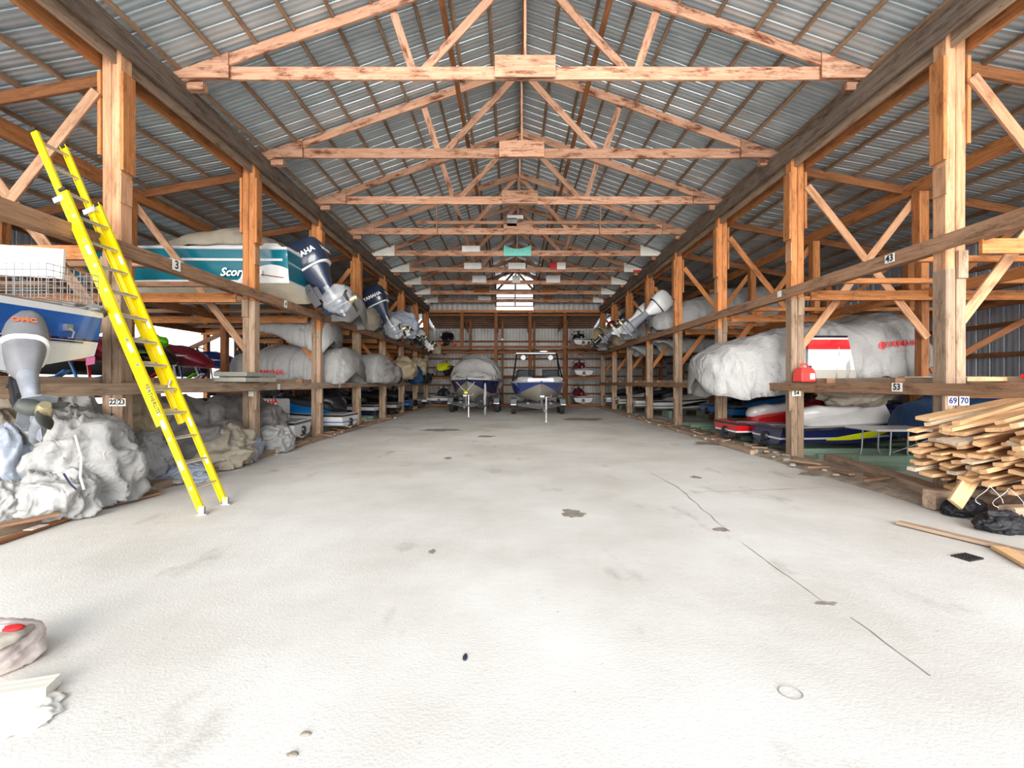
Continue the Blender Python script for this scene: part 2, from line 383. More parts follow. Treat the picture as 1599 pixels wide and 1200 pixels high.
# gable end above the back lean-to, with a clear panel window in the middle
def gable(x0, x1, name, mat, z0=5.84):
    V = []; Fc = []; n = max(2, int(abs(x1-x0)/.15))
    for i in range(n+1):
        x = x0+(x1-x0)*i/n; y = YE+.12+(.02 if i % 2 else 0)
        V += [(x, y, z0), (x, y, zr(x)+.05)]
    for i in range(n): Fc.append((2*i, 2*i+2, 2*i+3, 2*i+1))
    return mo(name, V, Fc, mat, fix=False)
tag(gable(-5.4, -.95, 'wall_gable', 'wall_metal_back'), kind='structure')
tag(gable(1.3, 5.8, 'wall_gable.001', 'wall_metal_back'), kind='structure')
win = gable(-.95, 1.3, 'window_1', 'skylight_panel', 6.1); tag(win, kind='structure')
b = MB()
for z in (6.1, 6.62, 7.1): b.box((-.98, YE+.03, z-.03), (1.33, YE+.1, z+.03))
for x in (-.98, .18, 1.3): b.box((x-.03, YE+.02, 6.1), (x+.05, YE+.1, zr(x)-.1))
b.build('window_frame', 'w_brown', win)

# ---------------------------------------------------------------- purlins under the sheets
def setg(o, l, cat, g): return tag(o, l, cat, g)
PX = [.59, 1.2, 1.74, 2.35, 2.93, 3.52, 4.1, 4.66, 5.26]
for sgn, side in ((-1, 'left'), (1, 'right')):
    for k, dx in enumerate(PX):
        x = CX+sgn*dx; z = zr(x)-.045
        T = (sgn*.35, 0, 1)
        o = beam('roof_purlin', (x, RL+.1, z), (x, YE, z), .05, .07, 'w_purlin', up=T)
        setg(o, f'weathered batten under the {side} main roof slope, {nth(k)} down from the ridge' if k else f'weathered batten under the {side} main roof slope, beside the ridge', 'roof batten', f'battens under the {side} main roof slope')
    xs = [5.75+.62*k for k in range(8)]
    for k, x in enumerate(xs):
        z = zl(x)-.02
        o = beam('roof_purlin', (sgn*x, RL+.1, z), (sgn*x, YB-.1, z), .055, .07, 'w_purlin', up=(sgn*.18, 0, 1))
        setg(o, f'dark batten under low {side} side roof, {nth(k)} out from the header beam', 'roof batten', f'battens under the low {side} side roof')
o = beam('ridge_board', (CX, RL+.1, APEX-.12), (CX, YE, APEX-.12), .04, .16, 'w_brown')
tag(o, 'long ridge board running the length of the main roof peak', 'ridge board')
for k in range(7):
    y = YE+.35+.5*k; z = 5.86-.17*(y-YE)-.045
    o = beam('roof_purlin', (-5.3, y, z), (5.6, y, z), .07, .05, 'w_brown')
    setg(o, f'cross batten under the sloping roof beyond the parked boats, {nth(k)} back', 'roof batten', 'battens under the back roof')

# ---------------------------------------------------------------- trusses
def make_truss(painted=False, double=False):
    t = empty('roof_truss')
    W_ = 'w_truss'
    hw = 5.5
    beam('bottom_chord', (-hw-.05, 0, 6.24), (hw+.05, 0, 6.24), .05, .2, W_, t, jit=.004)
    top = lambda x: 8.09-.35*abs(x)-.09
    for s in (-1, 1):
        beam('rafter', (s*(hw+.1), -.05, top(hw+.1)), (s*.02, -.05, top(.02)), .045, .17, W_, t, jit=.004)
        beam('web', (s*1.72, .05, 6.26), (s*2.05, .05, top(2.05)), .04, .12, W_, t, up=(0,0,1))
        beam('web', (s*1.66, .05, 6.22), (s*.08, .05, top(.08)-.05), .04, .13, W_, t)
        beam('bearing_block', (s*(hw-.55), .06, 6.07), (s*(hw-.05), .06, 6.07), .12, .12, W_, t)
    beam('king_post', (0, .05, 6.24), (0, .05, 8.0), .04, .14, W_, t)
    return t, top, hw
def gusset(t, pts, y, mat, name='gusset'):
    n = len(pts); V = [(x, y-.012, z) for x, z in pts]+[(x, y+.012, z) for x, z in pts]
    Fc = [tuple(range(n)), tuple(range(n, 2*n))[::-1]]+[(i, (i+1) % n, n+(i+1) % n, n+i) for i in range(n)]
    return mo(name, V, Fc, mat, t)
TY = [7.0+2.44*k for k in range(9)]
tdesc = ['with the widest plain middle plate', 'with a stained plate at its middle', 'with a small plain plate at its middle',
         'doubled by a thinner chord and short hangers', 'with a teal scalloped plate at its middle', 'with a red and white plate right of the middle',
         'with three grey white square plates', 'with dark brown square plates', 'with one white plate left of the middle']
for k, y in enumerate(TY):
    t, top, hw = make_truss(); t.location = (CX, y, 0)
    tag(t, f'timber roof truss {tdesc[k]}, {nth(k)} back', 'roof truss', 'roof trusses spanning the aisle')
    if k < 4:
        for s in (-1, 1):
            g = [(s*hw, 6.3), (s*(hw-1.05), 6.16), (s*(hw-1.05), top(hw-1.05)+.02), (s*(hw+.02), 6.16)]
            gusset(t, [(s*(hw+.05), 6.12), (s*(hw-1.0), 6.12), (s*(hw-1.0), top(hw-1.0)+.08)], -.09, 'w_truss')
        gusset(t, [(-.46, 6.13), (.46, 6.13), (.46, 6.46), (-.46, 6.46)], -.09, 'w_truss')
    else:
        for s in (-1, 1):
            o = gusset(t, [(s*(hw+.1), 6.12), (s*(hw-1.0), 6.12), (s*(hw-1.0), top(hw-1.0)+.1)], -.09, 'w_ply'); tag(o, 'white plywood heel gusset')
            if k == 5 and s > 0:
                gusset(t, [(s*(hw-.1), 6.1), (s*(hw-.62), 6.1), (s*(hw-.62), 6.2), (s*(hw-.1), 6.2)], -.105, 'red_paint')
            if k == 8:
                gusset(t, [(s*(hw-.2), 6.12), (s*(hw-.4), 6.12), (s*(hw-.4), 6.34), (s*(hw-.2), 6.3)], -.105, 'red_paint' if s > 0 else 'w_ply')
    def sq(x, z, w_, h_, mat, lab=None):
        o = gusset(t, [(x-w_/2, z-h_/2), (x+w_/2, z-h_/2), (x+w_/2, z+h_/2), (x-w_/2, z+h_/2)], -.09, mat)
        if lab: tag(o, lab)
    if k == 3:
        beam('upper_chord', (-3.2, -.06, 6.5), (4.6, -.06, 6.5), .04, .1, 'w_truss', t)
        for x in (-2.55, 2.55): beam('hanger', (x, -.1, 6.1), (x, -.1, 6.95), .03, .09, 'w_truss', t)
        sq(-.1, 6.66, .5, .12, 'w_ply', 'white plate'); sq(-.2, 6.5, .3, .25, 'grey_plastic')
    if k == 4:
        n = 10; pts = [(-1.0+2.0*i/n, 6.52-.14*math.sin(PI*i/n)) for i in range(n+1)][::-1]+[(-1.0, 6.12), (1.0, 6.12)]
        pts = [(x*.5, z) for x, z in pts]
        tag(gusset(t, pts, -.09, 'teal_paint'), 'teal scalloped plate')
        sq(-1.7, 6.38, .66, .22, 'white_paint', 'white plate')
    if k == 5:
        sq(-1.85, 6.38, .72, .26, 'white_paint', 'white plate'); sq(0, 6.38, .72, .26, 'white_paint', 'white plate')
        sq(1.54, 6.38, .28, .28, 'red_paint', 'red plate'); sq(1.87, 6.38, .36, .28, 'white_paint', 'white plate')
    if k == 6:
        for x, w_ in ((-1.75, .66), (0, .38), (1.75, .66)): sq(x, 6.38, w_, .34, 'white_paint', 'grey white plate')
    if k == 7:
        for x, w_ in ((-1.8, .8), (1.8, .8)): sq(x, 6.38, w_, .3, 'w_brown', 'dark brown plate')
    if k == 8:
        sq(-1.8, 6.38, .75, .24, 'white_paint', 'white plate'); sq(1.9, 6.38, .5, .2, 'w_brown')
for s, side in ((-1, 'left'), (1, 'right')):
    o = beam('truss_brace', (CX+s*1.24, 2.5, 7.12), (CX+s*1.24, 26.6, 7.12), .09, .04, 'w_brown')
    tag(o, f'long thin runner board tying truss webs together {side} of the king posts', 'runner board')

# ---------------------------------------------------------------- header beams
for s, X, side in ((-1, XL, 'left'), (1, XR, 'right')):
    xi, xo = X-s*.175, X+s*.175
    o = beam('header_plank', (xi, .6, 5.915), (xi, YE+.1, 5.915), .05, .33, 'w_header', jit=.004)
    tag(o, f'dark weathered header plank on the aisle side of the {side} posts', 'header beam')
    o = beam('header_plank', (xo, .6, 5.74), (xo, YE+.1, 5.74), .05, .28, 'w_orange', jit=.004)
    tag(o, f'orange header plank behind the dark one, outer side of the {side} posts', 'header beam')
    o = beam('header_plank', (xi+s*.12, .6, 5.76), (xi+s*.12, YE+.1, 5.76), .04, .26, 'w_pale')
    tag(o, f'pale header plank between the dark plank and the {side} posts', 'header beam')
    X2 = s*8.0 if s > 0 else -7.7
    o = beam('header_plank', (X2, .6, 5.35), (X2, YB-.2, 5.35), .09, .26, 'w_orange', jit=.005)
    tag(o, f'orange header beam over the second post row inside the {side} racks', 'header beam')

# ---------------------------------------------------------------- rack posts
def post(X, y, s, k, side, row=1, top=5.95):
    t = empty('rack_post', (X, y, 0))
    if row == 1:
        zm = 3.1 if k % 2 else 2.9
        for i, xx in enumerate((-.062, .062)):
            beam('lower_timber', (xx, 0, -.05), (xx, 0, zm), .118, .2, 'w_pale', t, up=(0,1,0))
            beam('upper_timber', (xx, 0, zm), (xx, 0, top+.1), .118, .19, 'w_post' if k < 1 else 'w_orange', t, up=(0,1,0))
        for i, ss in enumerate((-1, 1)):
            L1 = 1.15 if ss == s else 1.35
            beam('splice_board', (ss*.147, -.01, top-.35-L1), (ss*.147, -.01, top-.42), .045, .2, 'w_orange', t, up=(0,1,0))
            if ss != s: beam('splice_board', (ss*.132, -.02, top-.42-L1-.35), (ss*.132, -.02, top-.42-L1), .02, .18, 'w_post', t, up=(0,1,0))
        beam('bearing_block', (-s*.13, -.115, .95), (-s*.13, -.115, 1.36), .1, .04, 'w_pale', t, up=(0,1,0))
        beam('bearing_block', (s*.05, -.115, 2.78), (s*.05, -.115, 3.12), .12, .04, 'w_pale', t, up=(0,1,0))
    else:
        beam('lower_timber', (0, 0, -.05), (0, 0, 3.1), .15, .18, 'w_brown', t, up=(0,1,0))
        beam('upper_timber', (0, 0, 3.1), (0, 0, top), .15, .18, 'w_orange', t, up=(0,1,0))
        beam('splice_board', (-s*.1, 0, top-1.0), (-s*.1, 0, top), .04, .18, 'w_orange', t, up=(0,1,0))
    nm = {1: 'front row of the', 2: 'second row inside the', 3: 'outer wall row of the'}[row]
    tag(t, f'built-up timber post, {nth(k)} along the {nm} {side} racks', 'post', f'posts in the {nm} {side} racks')
    return t
for s, X, Ys, side in ((-1, XL, LY, 'left'), (1, XR, RY, 'right')):
    X2 = s*8.0 if s > 0 else -7.7
    X3 = (OR-.25) if s > 0 else (OL+.25)
    for k, y in enumerate(Ys):
        post(X, y, s, k, side)
        post(X2, y+.05, s, k, side, 2, 5.2)
        if y < 26: post(X3, y+.05, s, k, side, 3, 4.95)
        far = k > 5
        # cross braces in every frame, between the front and second rows
        xa, xb = X+s*.16, X2-s*.05
        wm = 'w_post' if s > 0 else 'w_rail'
        if s < 0 and k in (1, 2): pass
        else: o = beam('cross_brace', (xa, y-.13, 5.25), (xb, y-.13, 2.35), .035, .14, wm if k < 2 else 'w_orange', jit=.002)
        if not (s < 0 and k in (1, 2)): tag(o, f'diagonal brace falling outward from the top of {nth(k)} {side} front post', 'brace', f'diagonal braces in the {side} racks')
        o = beam('cross_brace', (xb, y+.17, 5.1), (xa, y+.17, 2.1), .035, .14, wm if k < 2 else 'w_orange', jit=.002)
        tag(o, f'diagonal brace rising outward from the middle of {nth(k)} {side} front post', 'brace', f'diagonal braces in the {side} racks')
        # rafters of the low side roof
        xo = OR-.02 if s > 0 else OL+.02
        o = beam('side_rafter', (X+s*.0, y+.45, zl(5.3)-.14), (xo, y+.45, zl(abs(xo))-.14), .05, .17, 'w_brown')
        tag(o, f'brown rafter under low {side} side roof above {nth(k)} rack bay', 'rafter', f'rafters of the low {side} side roof')
        # shelf joists
        for z, nmz in ((3.12, 'upper'), (1.36, 'lower')):
            for dy in (.0,):
                o = beam('shelf_joist', (X+s*.16, y+.16 if z < 2 else y-.17-.06, z+.02), (X3, y+.16 if z < 2 else y-.17-.06, z+.02), .045, .18, 'w_orange' if z > 2 else 'w_brown')
                tag(o, f'{nmz} shelf joist running outward from {nth(k)} front post of {side} racks', 'joist', f'shelf joists of the {side} racks')
        if k < 7:
            for z, nmz in ((3.12, 'upper'), (1.36, 'lower')):
                for q, f_ in enumerate((.28, .74)):
                    yy = y+3.1*f_
                    o = beam('shelf_bunk', (X+s*.02, yy, z+.16), (X3, yy, z+.16), .09, .09, ('w_orange' if s > 0 else 'w_rail') if z > 2 else 'w_rail')
                    tag(o, f'{"nearer" if q == 0 else "farther"} bunk timber on {nmz} {side} shelf beyond the {nth(k)} front post', 'bunk timber', f'bunk timbers on the {side} rack shelves')
    # long rails
    for z, hgt, nmz in ((3.22, .19, 'upper'), (1.41, .15, 'lower')):
        o = beam('shelf_rail', (X-s*.175, .9, z), (X-s*.175, YE, z), .045, hgt, 'w_rail' if z > 2 or s > 0 else 'w_grey', jit=.004)
        tag(o, f'long {nmz} shelf rail along the aisle face of the {side} racks', 'shelf rail')
        o = beam('shelf_rail', (X+s*.19, .9, z+.08), (X+s*.19, YE, z+.08), .045, hgt, 'w_grey' if z < 2 else 'w_rail', jit=.004)
        tag(o, f'{nmz} shelf rail just behind the front posts of the {side} racks', 'shelf rail')
        o = beam('shelf_rail', (X2-s*.11, .9, z-.02), (X2-s*.11, YB-.2, z-.02), .06, .18, 'w_orange' if s > 0 else 'w_brown', jit=.004)
        tag(o, f'{nmz} shelf beam over the second post row of the {side} racks', 'shelf rail')
        o = beam('shelf_rail', (X3-s*.11, .9, z-.02), (X3-s*.11, YB-.2, z-.02), .06, .18, 'w_brown', jit=.004)
        tag(o, f'{nmz} shelf beam near the outer wall of the {side} racks', 'shelf rail')
    # wall girts
    xg = OR-.06 if s > 0 else OL+.06
    for k, z in enumerate((4.75, 4.1, 3.6, 2.75, 2.1, .8)):
        if s < 0 and z < 3.2: ya = 17.3
        else: ya = .5
        o = beam('wall_girt', (xg, ya, z), (xg, YB-.1, z), .05, .1, 'w_brown')
        tag(o, f'dark girt across the {side} metal wall, {nth(k).replace("nearest", "first")} from the top', 'girt', f'girts on the {side} wall')
# inner diagonals against the right outer wall
for k, y in enumerate(RY[:5]):
    o = beam('wall_brace', (8.08, y+.2, 3.0), (OR-.3, y+.2, 4.9), .035, .12, 'w_brown')
    tag(o, f'high diagonal brace between second post row and right wall, {nth(k)} from front', 'brace', 'diagonal braces in the right racks')
    o = beam('wall_brace', (8.08, y-.05, 1.7), (OR-.3, y-.05, 3.0), .035, .12, 'w_brown')
    tag(o, f'low diagonal brace between second post row and right wall, {nth(k)} from front', 'brace', 'diagonal braces in the right racks')
for k, y in enumerate(LY[:5]):
    o = beam('wall_brace', (-7.78, y+.2, 3.0), (OL+.35, y+.2, 4.85), .035, .12, 'w_brown')
    tag(o, f'high diagonal brace between second post row and left wall, {nth(k)} from front', 'brace', 'diagonal braces in the left racks')
    o = beam('wall_brace', (-7.78, y+.3, 2.9), (OL+.35, y+.3, 1.8), .035, .12, 'w_rail')
    tag(o, f'low diagonal brace between second post row and left wall, {nth(k)} from front', 'brace', 'diagonal braces in the left racks')

# ---------------------------------------------------------------- end rack across the back of the aisle
for k, (x, z0) in enumerate(((-3.03, 3.6), (-.97, 0), (1.09, 0), (3.2, 0))):
    o = beam('end_post', (x, YE, z0), (x, YE, 5.75), .2, .16, 'w_brown', up=(0,1,0))
    tag(o, f'brown timber post of the end wall rack, {["leftmost", "second from the left", "third from the left", "rightmost"][k]}', 'post', 'posts across the end of the aisle')
    o = beam('end_post', (x+.35, YE+1.9, 0), (x+.35, YE+1.9, 5.45), .14, .14, 'w_brown', up=(0,1,0))
    tag(o, f'inner timber post behind the end wall rack, {["leftmost", "second from the left", "third from the left", "rightmost"][k]}', 'post', 'posts across the end of the aisle')
    o = beam('end_rafter', (x, YE+.05, 5.66), (x, YB, 5.0), .05, .18, 'w_orange')
    tag(o, f'rafter under the back roof, {["leftmost", "second from the left", "third from the left", "rightmost"][k]}', 'rafter', 'rafters of the back roof')
for z, h, d_, lab in ((5.78, .16, -.06, 'top'), (5.55, .1, -.04, 'thin upper'), (3.62, .14, -.11, 'loft front'), (3.3, .14, .12, 'loft rear'), (.1, .14, .0, 'bottom sill')):
    o = beam('end_beam', (-5.05, YE+d_, z), (5.33, YE+d_, z), .06, h, 'w_orange' if z > 5.6 else 'w_brown')
    tag(o, f'{lab} beam crossing the end of the aisle from rack to rack', 'beam')
for x0, x1, z, lab in ((-5.05, -3.3, 1.75, 'left'), (3.25, 5.33, 1.77, 'right'), (-3.3, 3.25, 1.77, 'middle')):
    y = YE-.1 if lab != 'middle' else YE+2.0
    o = beam('end_beam', (x0, y, z), (x1, y, z), .06, .13, 'w_brown'); tag(o, f'low shelf beam of the {lab} part of the end rack', 'beam')
for k, z in enumerate((4.3, 3.7, 3.1, 2.5, 1.9, 1.3, .7)):
    o = beam('wall_girt', (-10.3, YB-.06, z), (10.6, YB-.1, z), .05, .12, 'w_brown')
    tag(o, f'dark girt across the pale metal back wall, {nth(k).replace("nearest", "first")} down from the roof', 'girt', 'girts on the back wall')
for k in range(6):
    x = -4.6+1.85*k
    o = beam('loft_board', (x, YE-.1, 3.42), (x, YB-.2, 3.42), .2, .04, 'w_brown', up=(0,0,1))
    tag(o, f'loft floor board running back over the end bay, {nth(k).replace("nearest", "first")} from the left', 'board', 'loft boards of the end rack')
# ================================================================ makers: boats, motors, watercraft, tarps
def hullf(L, W, H, p=2.4, t0=.4, sn=1.0, rake=.25, f1=.5, f2=.52, flare=.9, rise=.12, keel=.8, chr_=.75):
    """returns point function P(t, v, side) and station ring; bow toward +X"""
    def prm(t):
        b = W/2*(1-max(0, (t-t0)/(1-t0))**p) if t > t0 else W/2
        if sn < 1 and t < .08: b *= sn+(1-sn)*(t/.08)
        b = max(b, .012)
        zk = H*keel*max(0, (t-.5)/.5)**2.3
        zs = H*(1+rise*t*t)
        zc = min(zs-.08*H, H*.3+(H*chr_)*max(0, (t-.45)/.55)**2)
        zc = max(zc, zk)
        return b, zk, zc, zs
    def secpts(t):
        b, zk, zc, zs = prm(t); fl = flare-.25*max(0, t-.5)
        bc = b*fl
        pts = [(0, zk), (bc, zc)]
        for f in (f1, f2): 
            z = max(zc+.001*(1 if f == f1 else 2), H*f+(zs-H)*f); z = min(z, zs-.002)
            k = (z-zc)/max(.01, zs-zc); pts.append((bc+(b-bc)*k**.7, z))
        pts.append((b, zs)); pts.append((b+.02, zs+.015)); pts.append((b+.012, zs+.055)); pts.append((max(.004, b-.07), zs+.065))
        return pts
    def xof(t, z): return -L/2+L*t+rake*(z/H)*max(0, (t-.6)/.4)**1.5
    return prm, secpts, xof
def make_hull(name, L, W, H, mats, parent, deck=True, deckz=.02, n=22, **kw):
    """mats: bottom, low side, stripe (between f1 f2), high side, rub rail, cap, deck"""
    prm, secpts, xof = hullf(L, W, H, **kw)
    b = MB(); secs = []
    for k in range(n+1):
        t = k/n; t = t**.9 if t > .1 else t
        P = secpts(t); zs = P[-1][1]
        R = [(xof(t, z), y, z) for y, z in P] + [(xof(t, zs), 0, zs+deckz*(1 if t < .98 else 0))] + [(xof(t, z), -y, z) for y, z in P[::-1][:-1]]
        secs.append(R)
    m = len(secs[0])
    bands = [0, 1, 2, 3, 4, 4, 5, 6, 6, 5, 4, 4, 3, 2, 1, 0]
    V = [p for q in secs for p in q]; Fc = []; I = []
    for k in range(n):
        for j in range(m): Fc.append((k*m+j, k*m+(j+1)%m, (k+1)*m+(j+1)%m, (k+1)*m+j)); I.append(bands[j])
    # transom: strips between matching side points so that each colour band runs across it
    for j in range(8):
        a, a2 = j, j+1; c_, c2 = (m-j) % m, m-j-1
        if j == 0: Fc.append((0, c2, 1)); I.append(0)
        else: Fc.append((a, c_, c2, a2) if a2 != c2 else (a, c_, a2)); I.append(bands[j])
    b.add(V, Fc); b.I = I
    o = b.build(name, mats, parent, auto=28)
    return o, (prm, secpts, xof)
def side_strip(name, fn, t0, t1, v0, v1, side, mat, parent, n=14, shape=None, off=.006):
    prm, secpts, xof = fn; V = []; Fc = []
    for k in range(n+1):
        u = k/n; t = t0+(t1-t0)*u
        a, c2 = (v0, v1) if shape is None else shape(u)
        b_, zk, zc, zs = prm(t); P = secpts(t)
        for v in (a, (a+c2)/2, c2):
            z = zc+(zs-zc)*v; k_ = max(0, v)**.7
            y = P[1][0]+(P[4][0]-P[1][0])*k_
            V.append((xof(t, z), side*(y+off), z))
    for k in range(n):
        for j in (0, 1): Fc.append((3*k+j, 3*k+j+1, 3*k+j+4, 3*k+j+3))
    return mo(name, V, Fc, mat, parent, smooth=True)

def make_motor(scale=1, mats=('motor_navy', 'motor_grey'), word='YAMAHA', tilt=0, prop='prop_dark', leg=1, bag=False, wordmat='decal_white'):
    """outboard motor; hangs at its bracket (origin), +X away from the boat"""
    t = empty('outboard_motor'); t.scale = (scale,)*3; t.rotation_euler = (0, tilt, 0)
    b = MB(); Zl = lambda z: z if z > -.05 else -.05+(z+.05)*leg; pz = Zl(-.84)
    def rz_(z, x, hx, hy, e=2.8):
        out = []
        for j in range(24):
            a = 2*PI*j/24; ca, sa = math.cos(a), math.sin(a)
            out.append((x+hx*math.copysign(abs(ca)**(2/e), ca), hy*math.copysign(abs(sa)**(2/e), sa), z))
        return out
    b.loft([rz_(.30, .16, .27, .19), rz_(.34, .16, .30, .215), rz_(.5, .17, .32, .225), rz_(.64, .18, .315, .215), rz_(.74, .18, .28, .19), rz_(.79, .17, .22, .15), rz_(.81, .16, .12, .09)])
    cw = b.build('cowl', mats[0], t, auto=50)
    b = MB(); b.loft([rz_(.292, .16, .29, .21), rz_(.305, .16, .306, .219), rz_(.318, .16, .306, .219)]); b.build('cowl_trim', 'motor_white' if 'white' not in mats[0] else 'motor_black', t, auto=40)
    b = MB(); b.loft([rz_(-.05, .2, .1, .085), rz_(.1, .18, .17, .13), rz_(.29, .16, .26, .185)]); b.build('lower_cowl', mats[0], t, auto=50)
    b = MB(); b.loft([rz_(Zl(-.72), .2, .15, .03, 2), rz_(Zl(-.6), .2, .14, .05, 2), rz_(Zl(-.4), .2, .12, .065, 2), rz_(-.05, .2, .1, .085)]); b.build('midsection', mats[1], t, auto=50)
    b = MB(); b.loft([[(-.06, -.06, -.66), (.1, -.13, -.66), (.46, -.13, -.65), (.5, 0, -.65), (.46, .13, -.65), (.1, .13, -.66), (-.06, .06, -.66)], [(-.06, -.06, -.645), (.1, -.13, -.645), (.46, -.13, -.635), (.5, 0, -.635), (.46, .13, -.635), (.1, .13, -.645), (-.06, .06, -.645)]])
    b.build('cavitation_plate', mats[1], t).location.z = Zl(-.66)+.66
    b = MB(); b.loft([ring(x, 0, pz, r, r, 14, 2) for x, r in ((-.06, .01), (0, .045), (.15, .065), (.35, .06), (.4, .05))])
    b.loft([rz_(pz, .17, .12, .03, 2), rz_(Zl(-.68), .19, .15, .028, 2)])
    b.loft([rz_(pz-.18, .22, .03, .008, 2), rz_(pz-.02, .16, .12, .02, 2)])
    b.build('gearcase', mats[1], t, auto=50)
    p = MB(); p.loft([ring(x, 0, pz, r, r, 16, 2) for x, r in ((.39, .05), (.42, .062), (.52, .06), (.56, .045))])
    pr = p.build('propeller_hub', 'brass_metal' if prop == 'prop_dark' else prop, t, auto=50)
    for q in range(3):
        bl = MB(); a0 = 2*PI*q/3+.5; V = []; Fc = []
        for i in range(7):
            r = .05+.16*i/6; wdt = .05+.07*math.sin(PI*min(1, .15+i/6*.8))
            for j, s_ in enumerate((-1, 0, 1)):
                a = a0+s_*wdt/r*.62; pitch = .05*s_*(1-.3*i/6)
                V.append((.47-pitch-.012*(i/6), r*math.cos(a), pz+r*math.sin(a)))
        for i in range(6):
            for j in (0, 1): Fc.append((3*i+j, 3*i+j+1, 3*i+j+4, 3*i+j+3))
        ob = mo('propeller_blade', V, Fc, prop, t, smooth=True); sm = ob.modifiers.new('s', 'SOLIDIFY'); sm.thickness = .008
    b = MB(); b.box((-.1, -.1, -.28), (.02, -.06, .1)); b.box((-.1, .06, -.28), (.02, .1, .1)); b.box((-.02, -.08, -.2), (.1, .08, .02)); b.tube([(-.05, -.12, .02), (-.05, .12, .02)], .02)
    b.build('clamp_bracket', 'steel_dark', t)
    if word:
        for sd_ in (-1, 1):
            text(word, .12, wordmat, 'lettering', t, face_mat((.16, sd_*.232, .52), (0, sd_, 0)), bold=.004)
        text(word, .085, wordmat, 'lettering', t, face_mat((.497, 0, .5), (1, 0, 0)), bold=.003)
    if bag:
        V, Fc = heapmesh(.25, .2, .36*leg+.05, 28, 18, .2, 2.1, 0)
        ob = mo('plastic_bag', [(x+.28, y, z+pz+.12) for x, y, z in V], Fc, 'film', t, smooth=True)
        tag(ob, 'clear plastic bag over the lower unit')
    return t

def heapmesh(rx, ry, rz, nu=56, nv=28, amp=.22, fr=1.6, seed=0, flat=None, sag=0):
    V = []; Fc = []
    for j in range(nv+1):
        ph = -PI/2+PI*j/nv
        for i in range(nu):
            th = 2*PI*i/nu; d = Vector((math.cos(ph)*math.cos(th), math.cos(ph)*math.sin(th), math.sin(ph)))
            q = d*fr+Vector((seed*3.1, seed*1.3, seed*.7))
            wv = Vector((mn.noise(q*.8), mn.noise(q*.8+Vector((9, 2, 5))), mn.noise(q*.8+Vector((3, 8, 1)))))*.9
            q2 = Vector((q.x, q.y, q.z*.55)); cr = lambda f, s_: max(0, 1-abs(mn.noise(q2*f+wv*s_))*3.2)**1.6
            r = 1+amp*1.0*mn.noise(q+wv)+amp*.55*(.5-abs(mn.noise(q*1.25+wv*1.5))*1.8)+amp*.34*cr(1.6, 1.6)+amp*.17*cr(3.1, 2.2)+amp*.06*cr(6, 3)
            x, y, z = d.x*rx*r, d.y*ry*r, d.z*rz*r
            if flat is not None and z < -flat*rz: z = -flat*rz+(z+flat*rz)*.08
            V.append((x, y, z))
    for j in range(nv):
        for i in range(nu): Fc.append((j*nu+i, j*nu+(i+1)%nu, (j+1)*nu+(i+1)%nu, (j+1)*nu+i))
    return V, Fc
def heap(name, loc, r, mat, label, cat='tarp', group=None, seed=0, rz=0, amp=.26, fr=1.6, flat=.6, nu=120, nv=60):
    V, Fc = heapmesh(*r, nu, nv, amp, fr, seed, flat)
    zmin = min(v[2] for v in V)
    o = mo(name, [(x, y, z-zmin) for x, y, z in V], Fc, mat, smooth=True)
    o.location = loc; o.rotation_euler[2] = rz
    return tag(o, label, cat, group)
def drape(name, secs, mat, parent=None, nl=80, m=56, e=3.0, amp=.03, fr=2.2, seed=0, hem=.08, endcap=True, thick=.006):
    """cloth cover: secs = (x, half width, top z, bottom z[, y shift]); lies over something along local X"""
    secs = sorted(secs); V = []; Fc = []
    def itp(x):
        for a, b in zip(secs, secs[1:]):
            if x <= b[0]+1e-9:
                f = (x-a[0])/max(1e-6, b[0]-a[0]); f = f*f*(3-2*f)
                return [a[i]+(b[i]-a[i])*f for i in range(1, 4)]
        return list(secs[-1][1:4])
    x0, x1 = secs[0][0], secs[-1][0]
    for k in range(nl+1):
        u = k/nl; x = x0+(x1-x0)*u
        hw, zt, zb = itp(x)
        zb2 = zb+hem*mn.noise(Vector((x*1.9, seed*3, 0)))*1.5
        for j in range(m+1):
            a = PI*j/m; ca, sa = math.cos(a), math.sin(a)
            y = hw*math.copysign(abs(ca)**(2/e), ca); z = zb2+(zt-zb2)*abs(sa)**(2/e)
            side = abs(ca)
            q = Vector((x*fr, y*.9+seed*5, z*.35))
            wv = Vector((mn.noise(q*.6), mn.noise(q*.6+Vector((7, 1, 3))), 0))*.9
            cr = lambda k_, w_: max(0, 1-abs(mn.noise(q*k_+wv*w_))*3.0)**1.5
            f = amp*(1.3*mn.noise(q*.7+wv)+.8*(abs(mn.noise(q*1.3+wv))*2-.5)+.75*cr(1.5, 1.3)+.4*cr(3.2, 2.2)-.3)
            f *= .6+.9*side
            nx = 0
            if k < 3 or k > nl-3: nx = .03*mn.noise(Vector((0, y*4, z*4+seed)))
            V.append((x+nx+f*.4*mn.noise(q*2), y+math.copysign(f, ca)*side, z+f*(1-side)))
    for k in range(nl):
        for j in range(m): Fc.append((k*(m+1)+j, k*(m+1)+j+1, (k+1)*(m+1)+j+1, (k+1)*(m+1)+j))
    if endcap:
        for k in (0, nl):
            base = k*(m+1)
            hw, zt, zb = itp(x0 if k == 0 else x1); c0 = len(V)
            V.append(((x0 if k == 0 else x1)+(-.02 if k == 0 else .02), 0, zb+(zt-zb)*.4))
            for j in range(m): Fc.append((base+j, base+j+1, c0) if k else (base+j+1, base+j, c0))
    o = mo(name, V, Fc, mat, parent, smooth=True, fix=False)
    if thick:
        s_ = o.modifiers.new('cloth', 'SOLIDIFY'); s_.thickness = thick
    return o
